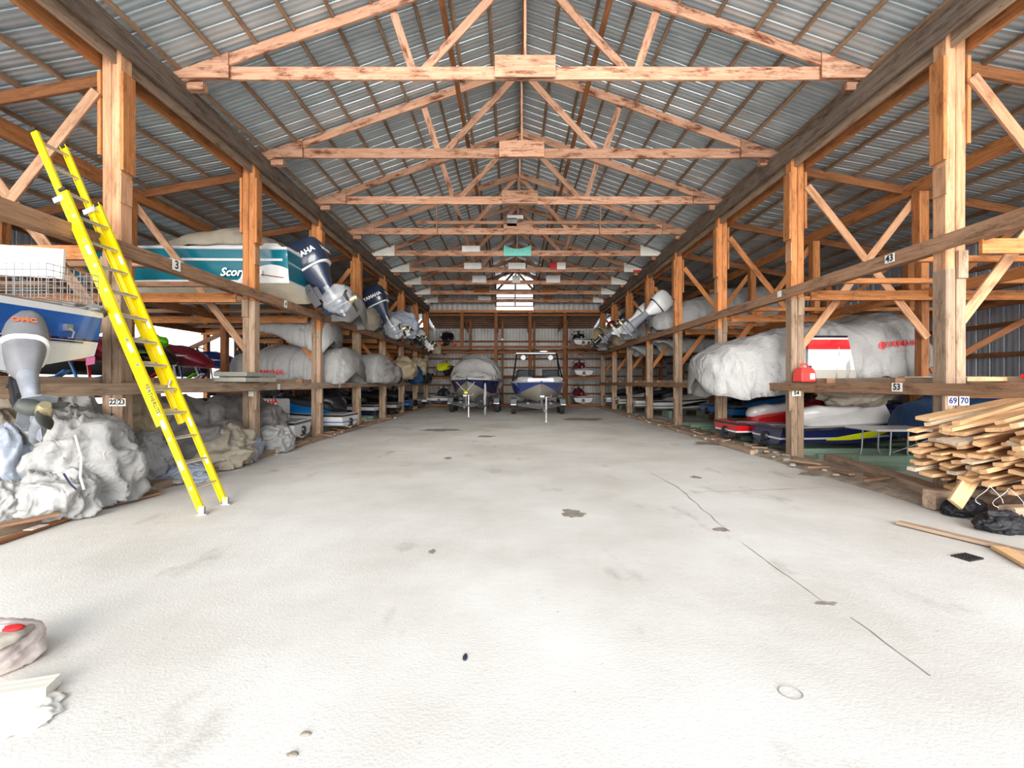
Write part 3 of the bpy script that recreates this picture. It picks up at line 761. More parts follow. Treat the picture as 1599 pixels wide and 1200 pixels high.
def print_on(target, body, size, mat, pos, nrm, up=(0,0,1), name='lettering', bold=.004, shear=0, roll=0, off=.022):
    """lettering laid on the surface of target (world space), then parented to it"""
    bpy.context.view_layer.update()
    T = face_mat(pos, nrm, up, roll); nv = Vector(nrm).normalized()
    me = target.data; mw = target.matrix_world
    bv = BVHTree.FromPolygons([mw @ v.co for v in me.vertices], [tuple(p.vertices) for p in me.polygons])
    o = text(body, size, mat, name, None, None, shear, bold, extrude=0)
    bm = bmesh.new(); bm.from_mesh(o.data)
    bmesh.ops.triangulate(bm, faces=bm.faces); bmesh.ops.subdivide_edges(bm, edges=bm.edges, cuts=1); bm.to_mesh(o.data); bm.free()
    inv = mw.inverted()
    xs = [v.co.x for v in o.data.vertices]; ys = [v.co.y for v in o.data.vertices]; x0, x1 = min(xs), max(xs); NS = 8; D = []
    for k in range(NS+1):
        best = -9
        for yy in (min(ys), 0, max(ys)):
            p = T @ Vector((x0+(x1-x0)*k/NS, yy, 0)); h = bv.ray_cast(p+nv*1.0, -nv, 3.0)
            if h[0] is not None: best = max(best, (h[0]-p).dot(nv))
        D.append(best if best > -9 else (D[-1] if D else 0))
    D = [(D[max(0, k-1)]+D[k]*2+D[min(NS, k+1)])/4 for k in range(NS+1)]
    for v in o.data.vertices:
        u = (v.co.x-x0)/max(1e-6, x1-x0)*NS; k = min(NS-1, int(u)); d = D[k]+(D[k+1]-D[k])*(u-k)
        v.co = inv @ (T @ v.co + nv*(d+off))
    o.parent = target
    return o
def star_on(target, r, mat, pos, nrm, name='emblem'):
    """round three-tuning-fork style emblem: ring with six spokes"""
    bpy.context.view_layer.update()
    T = face_mat(pos, nrm); nv = Vector(nrm).normalized(); V = []; Fc = []
    n = 24
    for j in range(n):
        a = 2*PI*j/n
        for q in (.78, 1): V.append((r*q*math.cos(a), r*q*math.sin(a), 0))
    for j in range(n): Fc.append((2*j, 2*j+1, (2*j+3) % (2*n), (2*j+2) % (2*n)))
    for k in range(6):
        a = PI*k/3+PI/6; d = Vector((math.cos(a), math.sin(a), 0)); p = Vector((-d.y, d.x, 0)); b0 = len(V)
        for rr, ww in ((.05, .1), (.8, .16)):
            for s_ in (-1, 1): V.append(tuple(d*r*rr+p*r*ww*s_))
        Fc.append((b0, b0+1, b0+3, b0+2))
    me = target.data; mw = target.matrix_world; inv = mw.inverted()
    bv = BVHTree.FromPolygons([mw @ v.co for v in me.vertices], [tuple(p.vertices) for p in me.polygons])
    W = []
    for v in V:
        p = T @ Vector(v); h = bv.ray_cast(p+nv, -nv, 3.0)
        W.append(inv @ ((h[0] if h[0] is not None else p)+nv*.012))
    o = mo(name, W, Fc, mat, None, fix=False); o.parent = target
    return o

def make_ski(hullm, deckm, seatm='vinyl_black', stripe='decal_white', hood=None, mat_='foam_mat', swoosh=None, low='gel_black', word=None):
    """personal watercraft, bow +X, keel at z 0"""
    t = empty('personal_watercraft')
    h, fn = make_hull('hull', 3.1, 1.14, .35, [low, low, stripe, hullm, 'gel_black', hullm, hullm], t, n=18, p=2.6, t0=.45, f1=.52, f2=.62, rake=.18, flare=.8, keel=.95, rise=.65, deckz=.03)
    def trap(x, z0, z1, hb, ht):
        return [(x, hb, z0), (x, hb*.97, z0+.06), (x, (hb+ht)/2*1.03, (z0+z1)/2+.02), (x, ht, z1-.04), (x, ht*.6, z1), (x, -ht*.6, z1), (x, -ht, z1-.04), (x, -(hb+ht)/2*1.03, (z0+z1)/2+.02), (x, -hb*.97, z0+.06), (x, -hb, z0)]
    b = MB(); b.loft([trap(*q) for q in ((-.98, .36, .44, .38, .24), (-.85, .36, .56, .40, .2), (-.4, .38, .64, .42, .18), (.1, .41, .72, .44, .2), (.4, .46, .86, .47, .26), (.62, .47, .93, .47, .26))])
    b.build('deck', deckm, t, auto=40)
    b = MB(); b.loft([trap(*q) for q in ((.6, .47, .935, .475, .27), (.8, .48, .93, .44, .24), (1.1, .5, .82, .35, .16), (1.4, .5, .66, .2, .08), (1.62, .5, .54, .05, .03))])
    b.build('hood', hood or hullm, t, auto=40)
    b = MB(); b.loft([ring(x, 0, z, w_, h_, 16, 3) for x, z, w_, h_ in ((-1.0, .58, .08, .06), (-.92, .62, .17, .12), (-.55, .7, .19, .13), (-.4, .69, .18, .12), (.0, .75, .18, .12), (.25, .82, .15, .11), (.34, .84, .06, .06))])
    b.build('seat', seatm, t, auto=50)
    b = MB(); b.box((-1.5, -.44, .38), (-.98, .44, .435)); o = b.build('boarding_mat', mat_, t); bevel(o, .012)
    b = MB(); b.tube([(.5, 0, .88), (.4, 0, 1.03)], .05, 10); b.tube([(.42, -.34, 1.02), (.46, -.2, 1.06), (.46, .2, 1.06), (.42, .34, 1.02)], .014, 8)
    for s_ in (-1, 1): b.tube([(.4, s_*.36, 1.015), (.44, s_*.24, 1.05)], .021, 8)
    b.loft([ring(x, 0, 1.06, .12, .04, 12) for x in (.36, .5)]); b.build('handlebar', 'gel_black', t, auto=45)
    for s_ in (-1, 1):
        b = MB(); b.loft([ring(x, s_*y, z, w_, h_, 10, 2.5) for x, y, z, w_, h_ in ((.62, .34, .9, .06, .04), (.74, .36, .9, .07, .045), (.92, .33, .86, .02, .015))]); b.build('mirror', 'gel_black', t, auto=50)
    b = MB(); b.loft([ring(x, 0, .2, r, r, 14, 2) for x, r in ((-1.6, .09), (-1.52, .1), (-1.5, .1))]); b.box((-1.57, -.17, .06), (-1.5, .17, .1)); b.build('jet_nozzle', 'steel_dark', t)
    if swoosh:
        for s_ in (-1, 1):
            side_strip('side_graphic', fn, .28, .72, 0, 1, s_, swoosh, t, shape=lambda u: (.25+.5*u-.18*math.sin(PI*u), .35+.55*u+.12*math.sin(PI*u)))
    return t
def make_sled(body, accent, seatm='vinyl_black'):
    """snowmobile, nose +X"""
    t = empty('snowmobile')
    b = MB(); b.loft([ring(x, 0, z, w_, h_, 14, 3) for x, z, w_, h_ in ((-1.3, .32, .2, .1), (-1.2, .3, .2, .16), (-.1, .28, .2, .17), (.2, .3, .18, .12))]); b.build('track', 'rubber', t, auto=50)
    b = MB(); b.loft([ring(x, 0, z, w_, h_, 16, 3) for x, z, w_, h_ in ((-.05, .62, .2, .14), (.2, .66, .36, .22), (.6, .62, .42, .26), (.95, .54, .36, .2), (1.2, .44, .18, .1), (1.28, .4, .05, .04))]); b.build('hood', body, t, auto=50)
    b = MB(); b.loft([ring(x, 0, z, w_, h_, 14, 3) for x, z, w_, h_ in ((-1.25, .6, .14, .08), (-1.1, .58, .18, .12), (-.4, .6, .18, .13), (-.05, .66, .14, .12))]); b.build('seat', seatm, t, auto=50)
    b = MB(); V = []
    b.loft([[(x, y, z), (x+.02, y, z)] for x, y, z in ((.3, -.3, .82), (.12, -.16, 1.12), (.1, .16, 1.12), (.3, .3, .82))], closed=False); b.build('windshield', 'glass_dark', t)
    b = MB(); b.tube([(.1, 0, .8), (.0, 0, .98)], .03); b.tube([(0, -.34, .98), (.02, 0, 1.0), (0, .34, .98)], .016); b.build('handlebar', 'gel_black', t)
    for s_ in (-1, 1):
        b = MB(); b.loft([[(x, s_*.42-.07, z), (x, s_*.42+.07, z), (x, s_*.42+.07, z+.02), (x, s_*.42-.07, z+.02)] for x, z in ((.2, .02), (1.0, .02), (1.25, .06), (1.4, .16))]); b.tube([(.75, s_*.42, .04), (.65, s_*.36, .42)], .025); b.build('ski', accent, t)
    for s_ in (-1, 1):
        o = mo('side_graphic', [(.2, s_*.375, .7), (.7, s_*.44, .64), (1.0, s_*.36, .6), (.5, s_*.44, .56)], [(0, 1, 2, 3)], accent, t); sm = o.modifiers.new('s', 'SOLIDIFY'); sm.thickness = .02
    return t
# ================================================================ left side, near to far
LR, RR = PI, 0.0
# --- blue and white boat, stern over the near left lower shelf
bo = empty('motorboat', (-7.22, 4.17, 1.6), LR)
h, fn = make_hull('hull', 5.2, 2.6, .62, ['gel_white', 'gel_white', 'gel_navy', 'gel_blue', 'gel_white', 'gel_white', 'vinyl_grey'], bo, sn=.74, f1=.55, f2=.59, n=26, flare=.9)
for s in (-1, 1):
    side_strip('pinstripe', fn, .09, .6, .44, .48, s, 'gel_navy', bo)
b = MB(); b.box((-2.615, -.72, .315), (-2.606, .92, .33)); b.build('pinstripe', 'gel_navy', bo)
for y in (-.55, .62):
    b = MB(); b.box((-2.64, y-.035, .43), (-2.6, y+.035, .5)); b.tube([(-2.64, y, .46), (-2.68, y, .42), (-2.66, y, .36), (-2.62, y, .36)], .009, 6)
    b.build('tie_down_ring', 'galv', bo)
tag(mo('registration_sticker', [(-2.615, -.75, .16), (-2.615, -.86, .18), (-2.61, -.86, .1), (-2.615, -.75, .08)], [(0, 1, 2, 3)], 'pink', bo), 'pink sticker')
tag(bo, 'blue and white motorboat with its stern over the near left lower shelf', 'boat')
mt = make_motor(.86, ('vinyl_grey', 'motor_grey'), 'OMC', tilt=math.radians(-42), leg=.9, wordmat='gel_orange'); mt.location = (-4.57, 4.26, 1.475); mt.rotation_euler[2] = math.radians(-34)
tag(mt, 'weathered grey outboard motor with a dark three-blade propeller beside the yellow ladder', 'outboard motor')
# wire crate and board on the boat
cg = empty('wire_crate', (-5.05, 4.75, 2.33))
b = MB()
for i in range(15):
    x = -.62+1.1*i/14; b.tube([(x, .28, 0), (x, .28, .34)], .004, 5); b.tube([(x, -.28, 0), (x, -.28, .34)], .004, 5)
for i in range(9):
    y = -.28+.56*i/8
    for x in (-.62, .48): b.tube([(x, y, 0), (x, y, .34)], .004, 5)
for z in (0, .07, .14, .21, .28, .34):
    b.tube([(-.62, -.28, z), (.48, -.28, z)], .0045, 5); b.tube([(-.62, .28, z), (.48, .28, z)], .0045, 5); b.tube([(.48, -.28, z), (.48, .28, z)], .0045, 5); b.tube([(-.62, -.28, z), (-.62, .28, z)], .0045, 5)
for i in range(10): x = -.62+1.1*i/9; b.tube([(x, -.28, 0), (x, .28, 0)], .004, 5)
b.build('wire_mesh', 'wire', cg)
tag(cg, 'open wire mesh crate standing on the blue boat near the ladder', 'crate')
b = MB(); b.box((-.5, -.02, 0), (.5, .02, .34)); o = b.build('white_panel', 'white_paint'); bevel(o); o.location = (-5.62, 5.15, 2.7); o.rotation_euler = (0, .05, .1)
tag(o, 'white board standing behind the wire crate on the blue boat', 'board')
heap('crumpled_tarp', (-5.15, 5.1, 2.24), (.5, .3, .1), 'tarp_grey', 'flat grey cloth bundle on the blue boat beside the ladder', seed=41, flat=.5)
heap('crumpled_tarp', (-5.6, 4.3, 2.24), (.6, .5, .11), 'canvas_beige', 'dirty cloth heap under the wire crate on the blue boat', seed=42, flat=.5)

# --- yellow extension ladder
def ladder():
    t = empty('extension_ladder', (-3.5, 5.36, 0))
    A = Vector((0, 0, 0)); D = Vector((-1.88, 0, 4.4)); Ltot = D.length; D.normalize(); N = D.cross(Vector((0, 1, 0))); N.normalize()
    if N.x < 0: N = -N
    hy = .215
    R = Matrix((D, Vector((0,1,0)), D.cross(Vector((0,1,0))))).transposed().to_4x4()
    def rail(name, l0, l1, yc, off, wd):
        b = MB(); L = l1-l0; d = .075
        b.box((0, -.014, -d/2), (L, -.010+.004, d/2)) if False else None
        sgn = 1 if yc > 0 else -1
        b.box((0, yc-.004, -d/2), (L, yc+.004, d/2)); b.box((0, min(yc, yc-sgn*wd), -d/2), (L, max(yc, yc-sgn*wd), -d/2+.008)); b.box((0, min(yc, yc-sgn*wd), d/2-.008), (L, max(yc, yc-sgn*wd), d/2))
        o = b.build(name, 'fiberglass_yellow', t, mat4=Matrix.Translation(D*l0+N*off) @ R)
        b2 = MB(); b2.box((L-.02, yc-.022, -d/2-.003), (L+.012, yc+.022, d/2+.003)); b2.build('end_cap', 'rubber', o)
        return o
    def rungs(l0, l1, half, off, first):
        l = first
        while l < l1:
            p = D*l+N*off
            b = MB(); b.tube([(0, -half, 0), (0, half, 0)], .019, 10)
            o = b.build('rung', 'alu', t, auto=40, mat4=Matrix.Translation(p))
            for s in (-1, 1):
                b = MB(); b.tube([(0, s*(half+.001), 0), (0, s*(half+.012), 0)], .02, 12); b.build('rung_cap', 'galv', o)
            l += .305
    l_base = 4.0
    for s in (-1, 1):
        rail('side_rail', .05, l_base, s*hy, 0, .03)
        rail('side_rail', 1.12, Ltot, s*(hy-.035), -.075, .026)
        # foot
        b = MB(); b.box((-.05, -.028, -.006), (.06, .028, .006)); b.box((-.035, -.018, 0), (.03, -.012, .09)); b.box((-.035, .012, 0), (.03, .018, .09))
        f = b.build('foot', 'alu', t, mat4=Matrix.Translation((0, s*hy, .008)))
        for li in (.55, 1.05, 2.0, 2.35, 3.2):
            tg = MB(); tg.box((0, -.002, -.02), (.11, .002, .02)); 
            o = tg.build('sticker', 'label_white', t, mat4=Matrix.Translation(D*li+Vector((0, s*hy-.007, 0))) @ R)
        b = MB(); b.box((0, s*(hy-.035)-.03, -.05), (.06, s*(hy-.035)+.03, .1)); b.build('guide_bracket', 'alu', t, mat4=Matrix.Translation(D*(l_base-.1)+N*-.06) @ R)
        b = MB(); b.tube([(0, 0, 0), (.1, 0, .02), (.16, 0, -.03)], .014, 8); b.build('rung_lock', 'alu', t, mat4=Matrix.Translation(D*1.5+Vector((0, s*(hy-.05), 0))-N*.02) @ R)
    # maker name upright along near rail
    T = Matrix.Translation(D*1.3+Vector((0, -hy-.0055, 0))) @ Matrix((D, Vector((0,0,0)), Vector((0,-1,0)))).transposed().to_4x4()
    X = -D; Z = Vector((0, -1, 0)); Y = Z.cross(X)
    text('FEATHERLITE', .062, 'ink', 'lettering', t, Matrix.Translation(D*1.42+Vector((0, -hy-.0055, 0))) @ Matrix((X, Y, Z)).transposed().to_4x4(), bold=.001)
    rungs(0, l_base-.1, hy-.004, 0, .32)
    rungs(1.2, Ltot-.1, hy-.045, -.075, 1.3)
    tag(t, 'yellow fibreglass extension ladder leaning against the left upper shelf rail', 'ladder')
ladder()

# --- white tarp pile on the ground, near left
def tp(px, py, d, r, mat, lab, seed, base=None, **kw):
    p = at(px, py, d); z = 0 if base is None else base
    rz_ = r[2]
    if base is None: rz_ = max(.08, (p.z+r[2])/1.62); r = (r[0], r[1], rz_)
    return heap('crumpled_tarp', (p.x, p.y, z), r, mat, lab, seed=seed, group='crumpled tarps on the left ground', **kw)
tp(115, 712, 5.45, (.62, .55, .45), 'wrap', 'largest crumpled white tarp mound under the grey outboard motor', 1, amp=.3)
tp(25, 715, 5.1, (.4, .4, .32), 'wrap_blue', 'bluish white tarp lump at the photo edge beside the largest mound', 2)
tp(20, 660, 5.75, (.55, .45, .22), 'wrap_dirty', 'dirty tarp hump behind the propeller at the photo edge', 3)
tp(95, 655, 6.0, (.62, .4, .28), 'wrap', 'smooth white tarp hump rising behind the dark propeller', 4)
tp(75, 765, 4.98, (.42, .3, .2), 'wrap', 'low white tarp lump in front of the largest mound', 5)
tp(0, 785, 4.72, (.26, .26, .22), 'wrap', 'small white tarp lump at the photo edge near the long stake', 6)
tp(145, 750, 5.6, (.3, .3, .22), 'wrap_blue', 'bluish tarp lump against the foot of the nearest left post', 7)
tp(150, 690, 6.6, (.5, .5, .3), 'wrap_blue', 'bluish tarp just left of the nearest left post', 16)
tp(265, 668, 7.9, (1.0, .8, .5), 'tarp_grey', 'broad grey tarp mound behind the yellow ladder', 8, amp=.18)
tp(222, 722, 6.65, (.33, .3, .34), 'wrap', 'round white tarp bundle between nearest post and ladder', 9, amp=.34)
tp(285, 738, 6.9, (.42, .3, .15), 'wrap_blue', 'flat white tarp spilling out behind the ladder foot', 10)
tp(335, 690, 8.0, (.6, .5, .3), 'wrap_dirty', 'pale dusty tarp mound right of the ladder', 11)
tp(372, 700, 8.5, (.35, .4, .26), 'wrap_blue', 'white tarp bundle left of the second left post foot', 12)
tp(428, 690, 9.75, (.38, .42, .3), 'wrap', 'white tarp bundle right of the second left post foot', 13)
tp(215, 650, 7.2, (.45, .45, .35), 'canvas_beige', 'rolled grey beige cover beside the nearest left post', 14)
tp(370, 645, 10.0, (.95, .8, .35), 'tarp_grey', 'long dark grey cover heap behind the second left post', 15)
# straps hanging over the pile
b = MB(); pts = [at(118, 680, 4.85), at(128, 715, 4.8), at(126, 745, 4.78), at(132, 765, 4.76)]
b.tube(pts, .012, 6); o = b.build('strap', 'strap'); tag(o, 'white webbing strap dangling over the largest tarp mound', 'strap')
b = MB(); b.tube([at(100, 740, 4.8), at(110, 756, 4.78), at(120, 765, 4.78)], .01, 6); o = b.build('strap', 'motor_navy'); tag(o, 'short dark strap on the tarp mound below the propeller', 'strap')

# --- snowmobiles on the lower shelf deep in the left rack
b = None
o = beam('shelf_bunk', (-8.3, 7.2, 1.5), (-8.3, 17.5, 1.5), .3, .06, 'w_rail'); tag(o, 'pale plank deck under the snowmobiles, inner side', 'plank')
o = beam('shelf_bunk', (-9.3, 7.2, 1.5), (-9.3, 17.5, 1.5), .3, .06, 'w_rail'); tag(o, 'pale plank deck under the snowmobiles, outer side', 'plank')
for k, (y, body, acc, seat, lab) in enumerate(((7.95, 'gel_orange', 'gel_azure', 'gel_black', 'orange snowmobile with blue trim behind the ladder'),
        (9.05, 'gel_maroon', 'gel_red', 'gel_purple', 'maroon and purple snowmobile on the left lower shelf'),
        (10.15, 'gel_black', 'gel_lime', 'gel_purple', 'black snowmobile with lime trim on the left lower shelf'),
        (11.25, 'gel_maroon', 'decal_white', 'gel_red', 'dark red snowmobile with white trim on the left lower shelf'),
        (12.3, 'gel_red', 'gel_royal', 'gel_black', 'bright red snowmobile with blue trim on the left lower shelf'),
        (13.5, 'gel_royal', 'decal_white', 'gel_black', 'blue snowmobile with white trim on the left lower shelf'))):
    t = make_sled(body, acc, seat); t.location = (-8.75 if y < 12 else -9.35, y, 1.53); t.rotation_euler[2] = 0; tag(t, lab, 'snowmobile', 'snowmobiles on the left lower shelf')
hp = heap('cover_bundle', (-8.6, 10.9, 2.2), (.3, .3, .25), 'gel_lime', 'lime green bundle on top of the stored snowmobiles', 'bundle', seed=77, flat=.7)
# thick boards stacked on the rail by the second post
for k in range(2):
    b = MB(); b.box((-.3, -.55, 0), (.3, .55, .085)); o = b.build('grey_board', 'w_ash'); bevel(o, .02); o.location = (-5.1, 8.75, 1.5+.1*k); o.rotation_euler[2] = .03*k
    tag(o, ['lower of two thick grey boards stacked on the left shelf rail', 'upper of two thick grey boards stacked on the left shelf rail'][k], 'board')

# --- teal striped boat with cover on the left upper shelf
sb = empty('motorboat', (-7.45, 10.62, 3.32), LR)
h, fn = make_hull('hull', 5.4, 2.0, .98, ['gel_cream', 'gel_white', 'gel_teal', 'gel_teal', 'gel_white', 'gel_white', 'gel_white'], sb, f1=.36, f2=.6, n=26, p=2.6, keel=.35, chr_=.25)
for s in (-1, 1):
    side_strip('side_stripe', fn, .02, .8, .66, .73, s, 'gel_white', sb)
    side_strip('stern_panel', fn, .0, .2, 0, .5, s, 'gel_white', sb, n=16, shape=lambda u: (0, .1+.45*math.sin(PI*(.25+.75*u))))
    side_strip('rust_line', fn, .02, .17, 0, .5, s, 'w_brown', sb, n=8, off=.009, shape=lambda u: (.14+.16*u, .17+.17*u))
text('Scorpion', .24, 'decal_white', 'lettering', sb, face_mat((-1.72, 1.012, .5), (0, 1, 0)), shear=.3, bold=.006)
b = MB(); b.loft([[(x, -.92, .98), (x, .92, .98), (x, .84, z), (x, -.84, z)] for x, z in ((-2.55, 1.06), (-2.4, 1.16), (-1.0, 1.2), (-.2, 1.05))]); b.build('coaming', 'gel_white', sb, auto=40)
tag(sb, 'teal and white motorboat with script lettering on the left upper shelf', 'boat')
o = drape('boat_cover', [(-2.4, .5, 1.15, 1.0), (-2.1, .86, 1.4, 1.08), (-1.4, .93, 1.64, 1.12), (-.8, .93, 1.54, 1.1), (.6, .85, 1.14, 1.02), (1.8, .7, 1.08, 1.03), (2.5, .3, 1.1, 1.06)], 'wrap_dirty', seed=3, amp=.035, hem=.03)
o.location = (-7.45, 10.62, 3.32); o.rotation_euler[2] = LR
tag(o, 'stained beige cover stretched over the teal striped boat', 'boat cover')
mt = make_motor(1.42, ('motor_navy', 'motor_navy'), tilt=math.radians(-30), bag=True, leg=.48); mt.location = (-4.6, 10.6, 3.62)
tag(mt, 'large navy outboard motor tilted up on the teal striped boat, its foot bagged', 'outboard motor')

# --- wrapped boats further along the left racks
o = drape('boat_wrap', [(-2.6, .7, .75, -.12), (-2.45, .95, .95, -.1), (-1.2, 1.1, 1.05, -.05), (.5, 1.05, 1.3, 0), (1.6, .8, 1.0, .1), (2.5, .25, .8, .3)], 'wrap', seed=5, amp=.06)
o.location = (-7.2, 13.7, 3.3); o.rotation_euler[2] = LR
tag(o, 'white wrapped boat on the left upper shelf just beyond the large navy motor', 'wrapped boat')
o = drape('boat_wrap', [(-2.6, .75, .7, 0), (-2.4, 1.0, .9, 0), (-1.2, 1.12, 1.0, 0), (.5, 1.05, 1.15, 0), (1.6, .8, .9, .1), (2.5, .25, .7, .3)], 'wrap_dirty', seed=6, amp=.05)
o.location = (-7.45, 16.8, 3.3); o.rotation_euler[2] = LR
tag(o, 'dirty white wrapped boat behind the smaller navy motor, left upper shelf', 'wrapped boat')
mt = make_motor(1.4, ('motor_navy', 'motor_navy'), tilt=math.radians(-26), bag=True, leg=.62); mt.location = (-4.95, 16.8, 3.85)
tag(mt, 'smaller looking navy outboard motor tilted up on the left upper shelf', 'outboard motor')
heap('wrapped_motor', (-4.75, 19.5, 3.35), (.75, .6, .62), 'wrap_blue', 'round bluish white wrapped motor on the left upper shelf', 'wrapped motor', seed=21, amp=.16, flat=.8)
for k, (y, mats, tl, sc, lab) in enumerate(((18.5, ('motor_black', 'motor_white'), -60, .9, 'dark outboard foot poking out below the round bluish bundle'),
        (21.6, ('gel_maroon', 'motor_black'), -55, .95, 'maroon and black tilted outboard motor far along the left upper shelf'),
        (23.9, ('motor_white', 'motor_white'), -50, 1.0, 'white tilted outboard motor near the far end of left upper shelf'),
        (26.2, ('motor_white', 'motor_black'), -45, 1.0, 'last white and black outboard motor on the left upper shelf'))):
    mt = make_motor(sc, mats, None, tilt=math.radians(tl)); mt.location = (-5.02, y, 3.7); tag(mt, lab, 'outboard motor', 'outboard motors on the left upper shelf')
for k, (y, m_, lab) in enumerate(((20.0, 'wrap', 'low white boat wrap third from far end, left upper shelf'), (23.0, 'wrap_dirty', 'stained boat wrap second from far end, left upper shelf'), (26.0, 'wrap', 'last white boat wrap at far end of left upper shelf'))):
    o = drape('boat_wrap', [(-2.4, .6, .45, 0), (-2.2, .9, .65, 0), (-.5, 1.0, .8, 0), (1.6, .7, .7, .1), (2.4, .2, .5, .3)], m_, seed=30+k, amp=.05, nl=50, m=40)
    o.location = (-7.5, y, 3.32); o.rotation_euler[2] = LR; tag(o, lab, 'wrapped boat')
# lower shelf, left
yw = drape('boat_wrap', [(-2.5, .95, .75, 0), (-2.3, 1.12, 1.0, -.02), (-.8, 1.2, 1.12, 0), (.5, 1.0, .9, 0), (1.25, .35, .7, .1)], 'film_white' if 'film_white' in M else 'wrap', seed=8, amp=.06)
yw.location = (-7.2, 13.7, 1.5); yw.rotation_euler[2] = LR
tag(yw, 'white plastic wrapped boat with red lettering on the left lower shelf', 'wrapped boat')
print_on(yw, 'YAMAHA', .2, 'decal_red', (-6.65, 12.5, 1.76), (0, -1, 0), bold=.004, off=.05)
o = drape('boat_wrap', [(-2.6, .8, .75, -.02), (-2.4, 1.1, 1.0, 0), (-.8, 1.25, 1.15, 0), (.8, 1.1, 1.2, 0), (2.4, .35, .8, .1)], 'wrap', seed=9, amp=.055)
o.location = (-7.15, 16.85, 1.5); o.rotation_euler[2] = LR
tag(o, 'plain white wrapped boat second along the left lower shelf', 'wrapped boat')
o = drape('hanging_sheet', [(-.95, .7, .75, -.2), (-.5, .8, .8, -.1), (.5, .8, .8, .3), (1.1, .5, .75, .55)], 'wrap', seed=13, amp=.07)
o.location = (-6.0, 12.9, 2.5); o.rotation_euler[2] = LR; tag(o, 'white sheet hanging between the upper and lower left shelves', 'sheet')
for px, py, d, r, m_, lab, nm in ((618, 583, 16.8, (.55, .7, .5), 'tarp_grey', 'crumpled silver grey cover on the left lower shelf edge', 'cover'),
        (628, 590, 18.2, (.4, .45, .35), 'tarp_black', 'crumpled black cover beside the silver grey cover', 'cover'),
        (645, 574, 20.6, (.6, .7, .55), 'canvas_beige', 'beige canvas bundle hanging over the left lower shelf edge', 'cover'),
        (666, 572, 23.6, (.5, .7, .5), 'canvas_beige', 'farther brown beige bundle on the left lower shelf', 'cover'),
        (662, 592, 22.4, (.35, .35, .45), 'canvas_blue', 'blue cloth bundle hanging at the left lower shelf edge', 'cover'),
        (676, 595, 25.6, (.35, .45, .35), 'tarp_black', 'black bundle at the far end of the left lower shelf', 'cover')):
    p = at(px, py, d); heap('cover_bundle', (p.x-.42, p.y, max(p.z-r[2], 1.42)), r, m_, lab, 'cover', seed=int(px), amp=.28, flat=.75, nu=48, nv=26)
# cream bundle hanging at the far end of the left upper shelf
p = at(684, 546, 26.1); heap('cover_bundle', (p.x-.05, p.y, p.z-.3), (.25, .32, .42), 'canvas_beige', 'tan cloth hanging from the last left upper shelf motor', 'cover', seed=66, nu=40, nv=24)

# --- ground level, left: watercraft
def ski(x, y, rz_, lab, z=.16, **kw):
    t = make_ski(**kw); t.location = (x, y, z); t.rotation_euler[2] = rz_; tag(t, lab, 'jet ski', 'jet skis stored in the racks')
    if z > .15:
        for q in (-.8, .7):
            o = beam('cradle_timber', (x+q, y-.45, z/2), (x+q, y+.45, z/2), .14, z-.005, 'w_green'); tag(o, 'green block timber carrying one of the jet skis on the ground', 'timber', 'cradle timbers under the jet skis')
    return t
t = ski(-6.55, 10.75, LR+.1, 'white and blue jet ski with tattered grey seat, nearest on left ground', hullm='gel_white', deckm='gel_azure', seatm='tarp_grey', stripe='gel_white', low='gel_white')
heap('cover_bundle', (-5.75, 10.4, .62), (.5, .4, .14), 'wrap_blue', 'blue and white torn cover lying on the nearest left jet ski', 'cover', seed=91, flat=.5)
heap('cover_bundle', (-6.9, 10.3, .62), (.9, .5, .3), 'tarp_black', 'long black cover lying over the nearest left jet ski bow', 'cover', seed=92, flat=.6, amp=.15)
t = ski(-6.3, 13.45, LR-.05, 'white and azure jet ski with black cowl, second on left ground', hullm='gel_white', deckm='gel_azure', stripe='gel_azure', low='gel_white')
b = MB(); b.loft([ring(x, 0, z, w_, h_, 24, 2.6) for x, z, w_, h_ in ((-.5, .1, .42, .25), (-.42, .24, .5, .42), (0, .36, .52, .5), (.4, .28, .46, .42), (.62, .16, .3, .25))])
o = b.build('black_cowl', 'gel_black', auto=50); o.location = (-5.75, 14.0, .5); o.rotation_euler[2] = .4; tag(o, 'glossy black rounded cowl standing behind the third left post', 'engine cowl')
skl = (('gel_white', 'gel_black', 'gel_navy', 18.6, -6.9, 'white and navy jet ski, long side showing, behind fourth left post'),
       ('gel_silver', 'gel_black', 'gel_black', 20.4, -6.6, 'silver and black jet ski, fourth on left ground'),
       ('gel_azure', 'gel_black', 'gel_black', 22.4, -6.5, 'azure jet ski, fifth on left ground'),
       ('gel_black', 'gel_navy', 'gel_black', 24.4, -6.5, 'black jet ski near the far end of left ground'),
       ('gel_white', 'gel_navy', 'gel_black', 26.3, -6.4, 'white jet ski, last on left ground'))
for hm, dm, lw, y, x, lab in skl: ski(x, y, PI-.12 if y < 19 else PI, lab, hullm=hm, deckm=dm, low=lw, stripe='gel_black')
# white engine cover box with red lettering under the shelf
b = MB(); b.box((-.4, -.3, -.62), (.4, .3, .62)); o = b.build('storage_box', 'white_paint'); bevel(o, .05, 3); o.location = (-6.35, 11.75, .72)
o.location = at(412, 640, 11.8)+Vector((0, .3, -.35)); o.rotation_euler[2] = -.1
tag(o, 'dirty white box with red lettering below the left lower shelf', 'box')
text('YAMAHA', .18, 'decal_red', 'lettering', o, face_mat((.05, -.305, .52), (0, -1, 0), roll=.14), bold=.008, shear=.1)

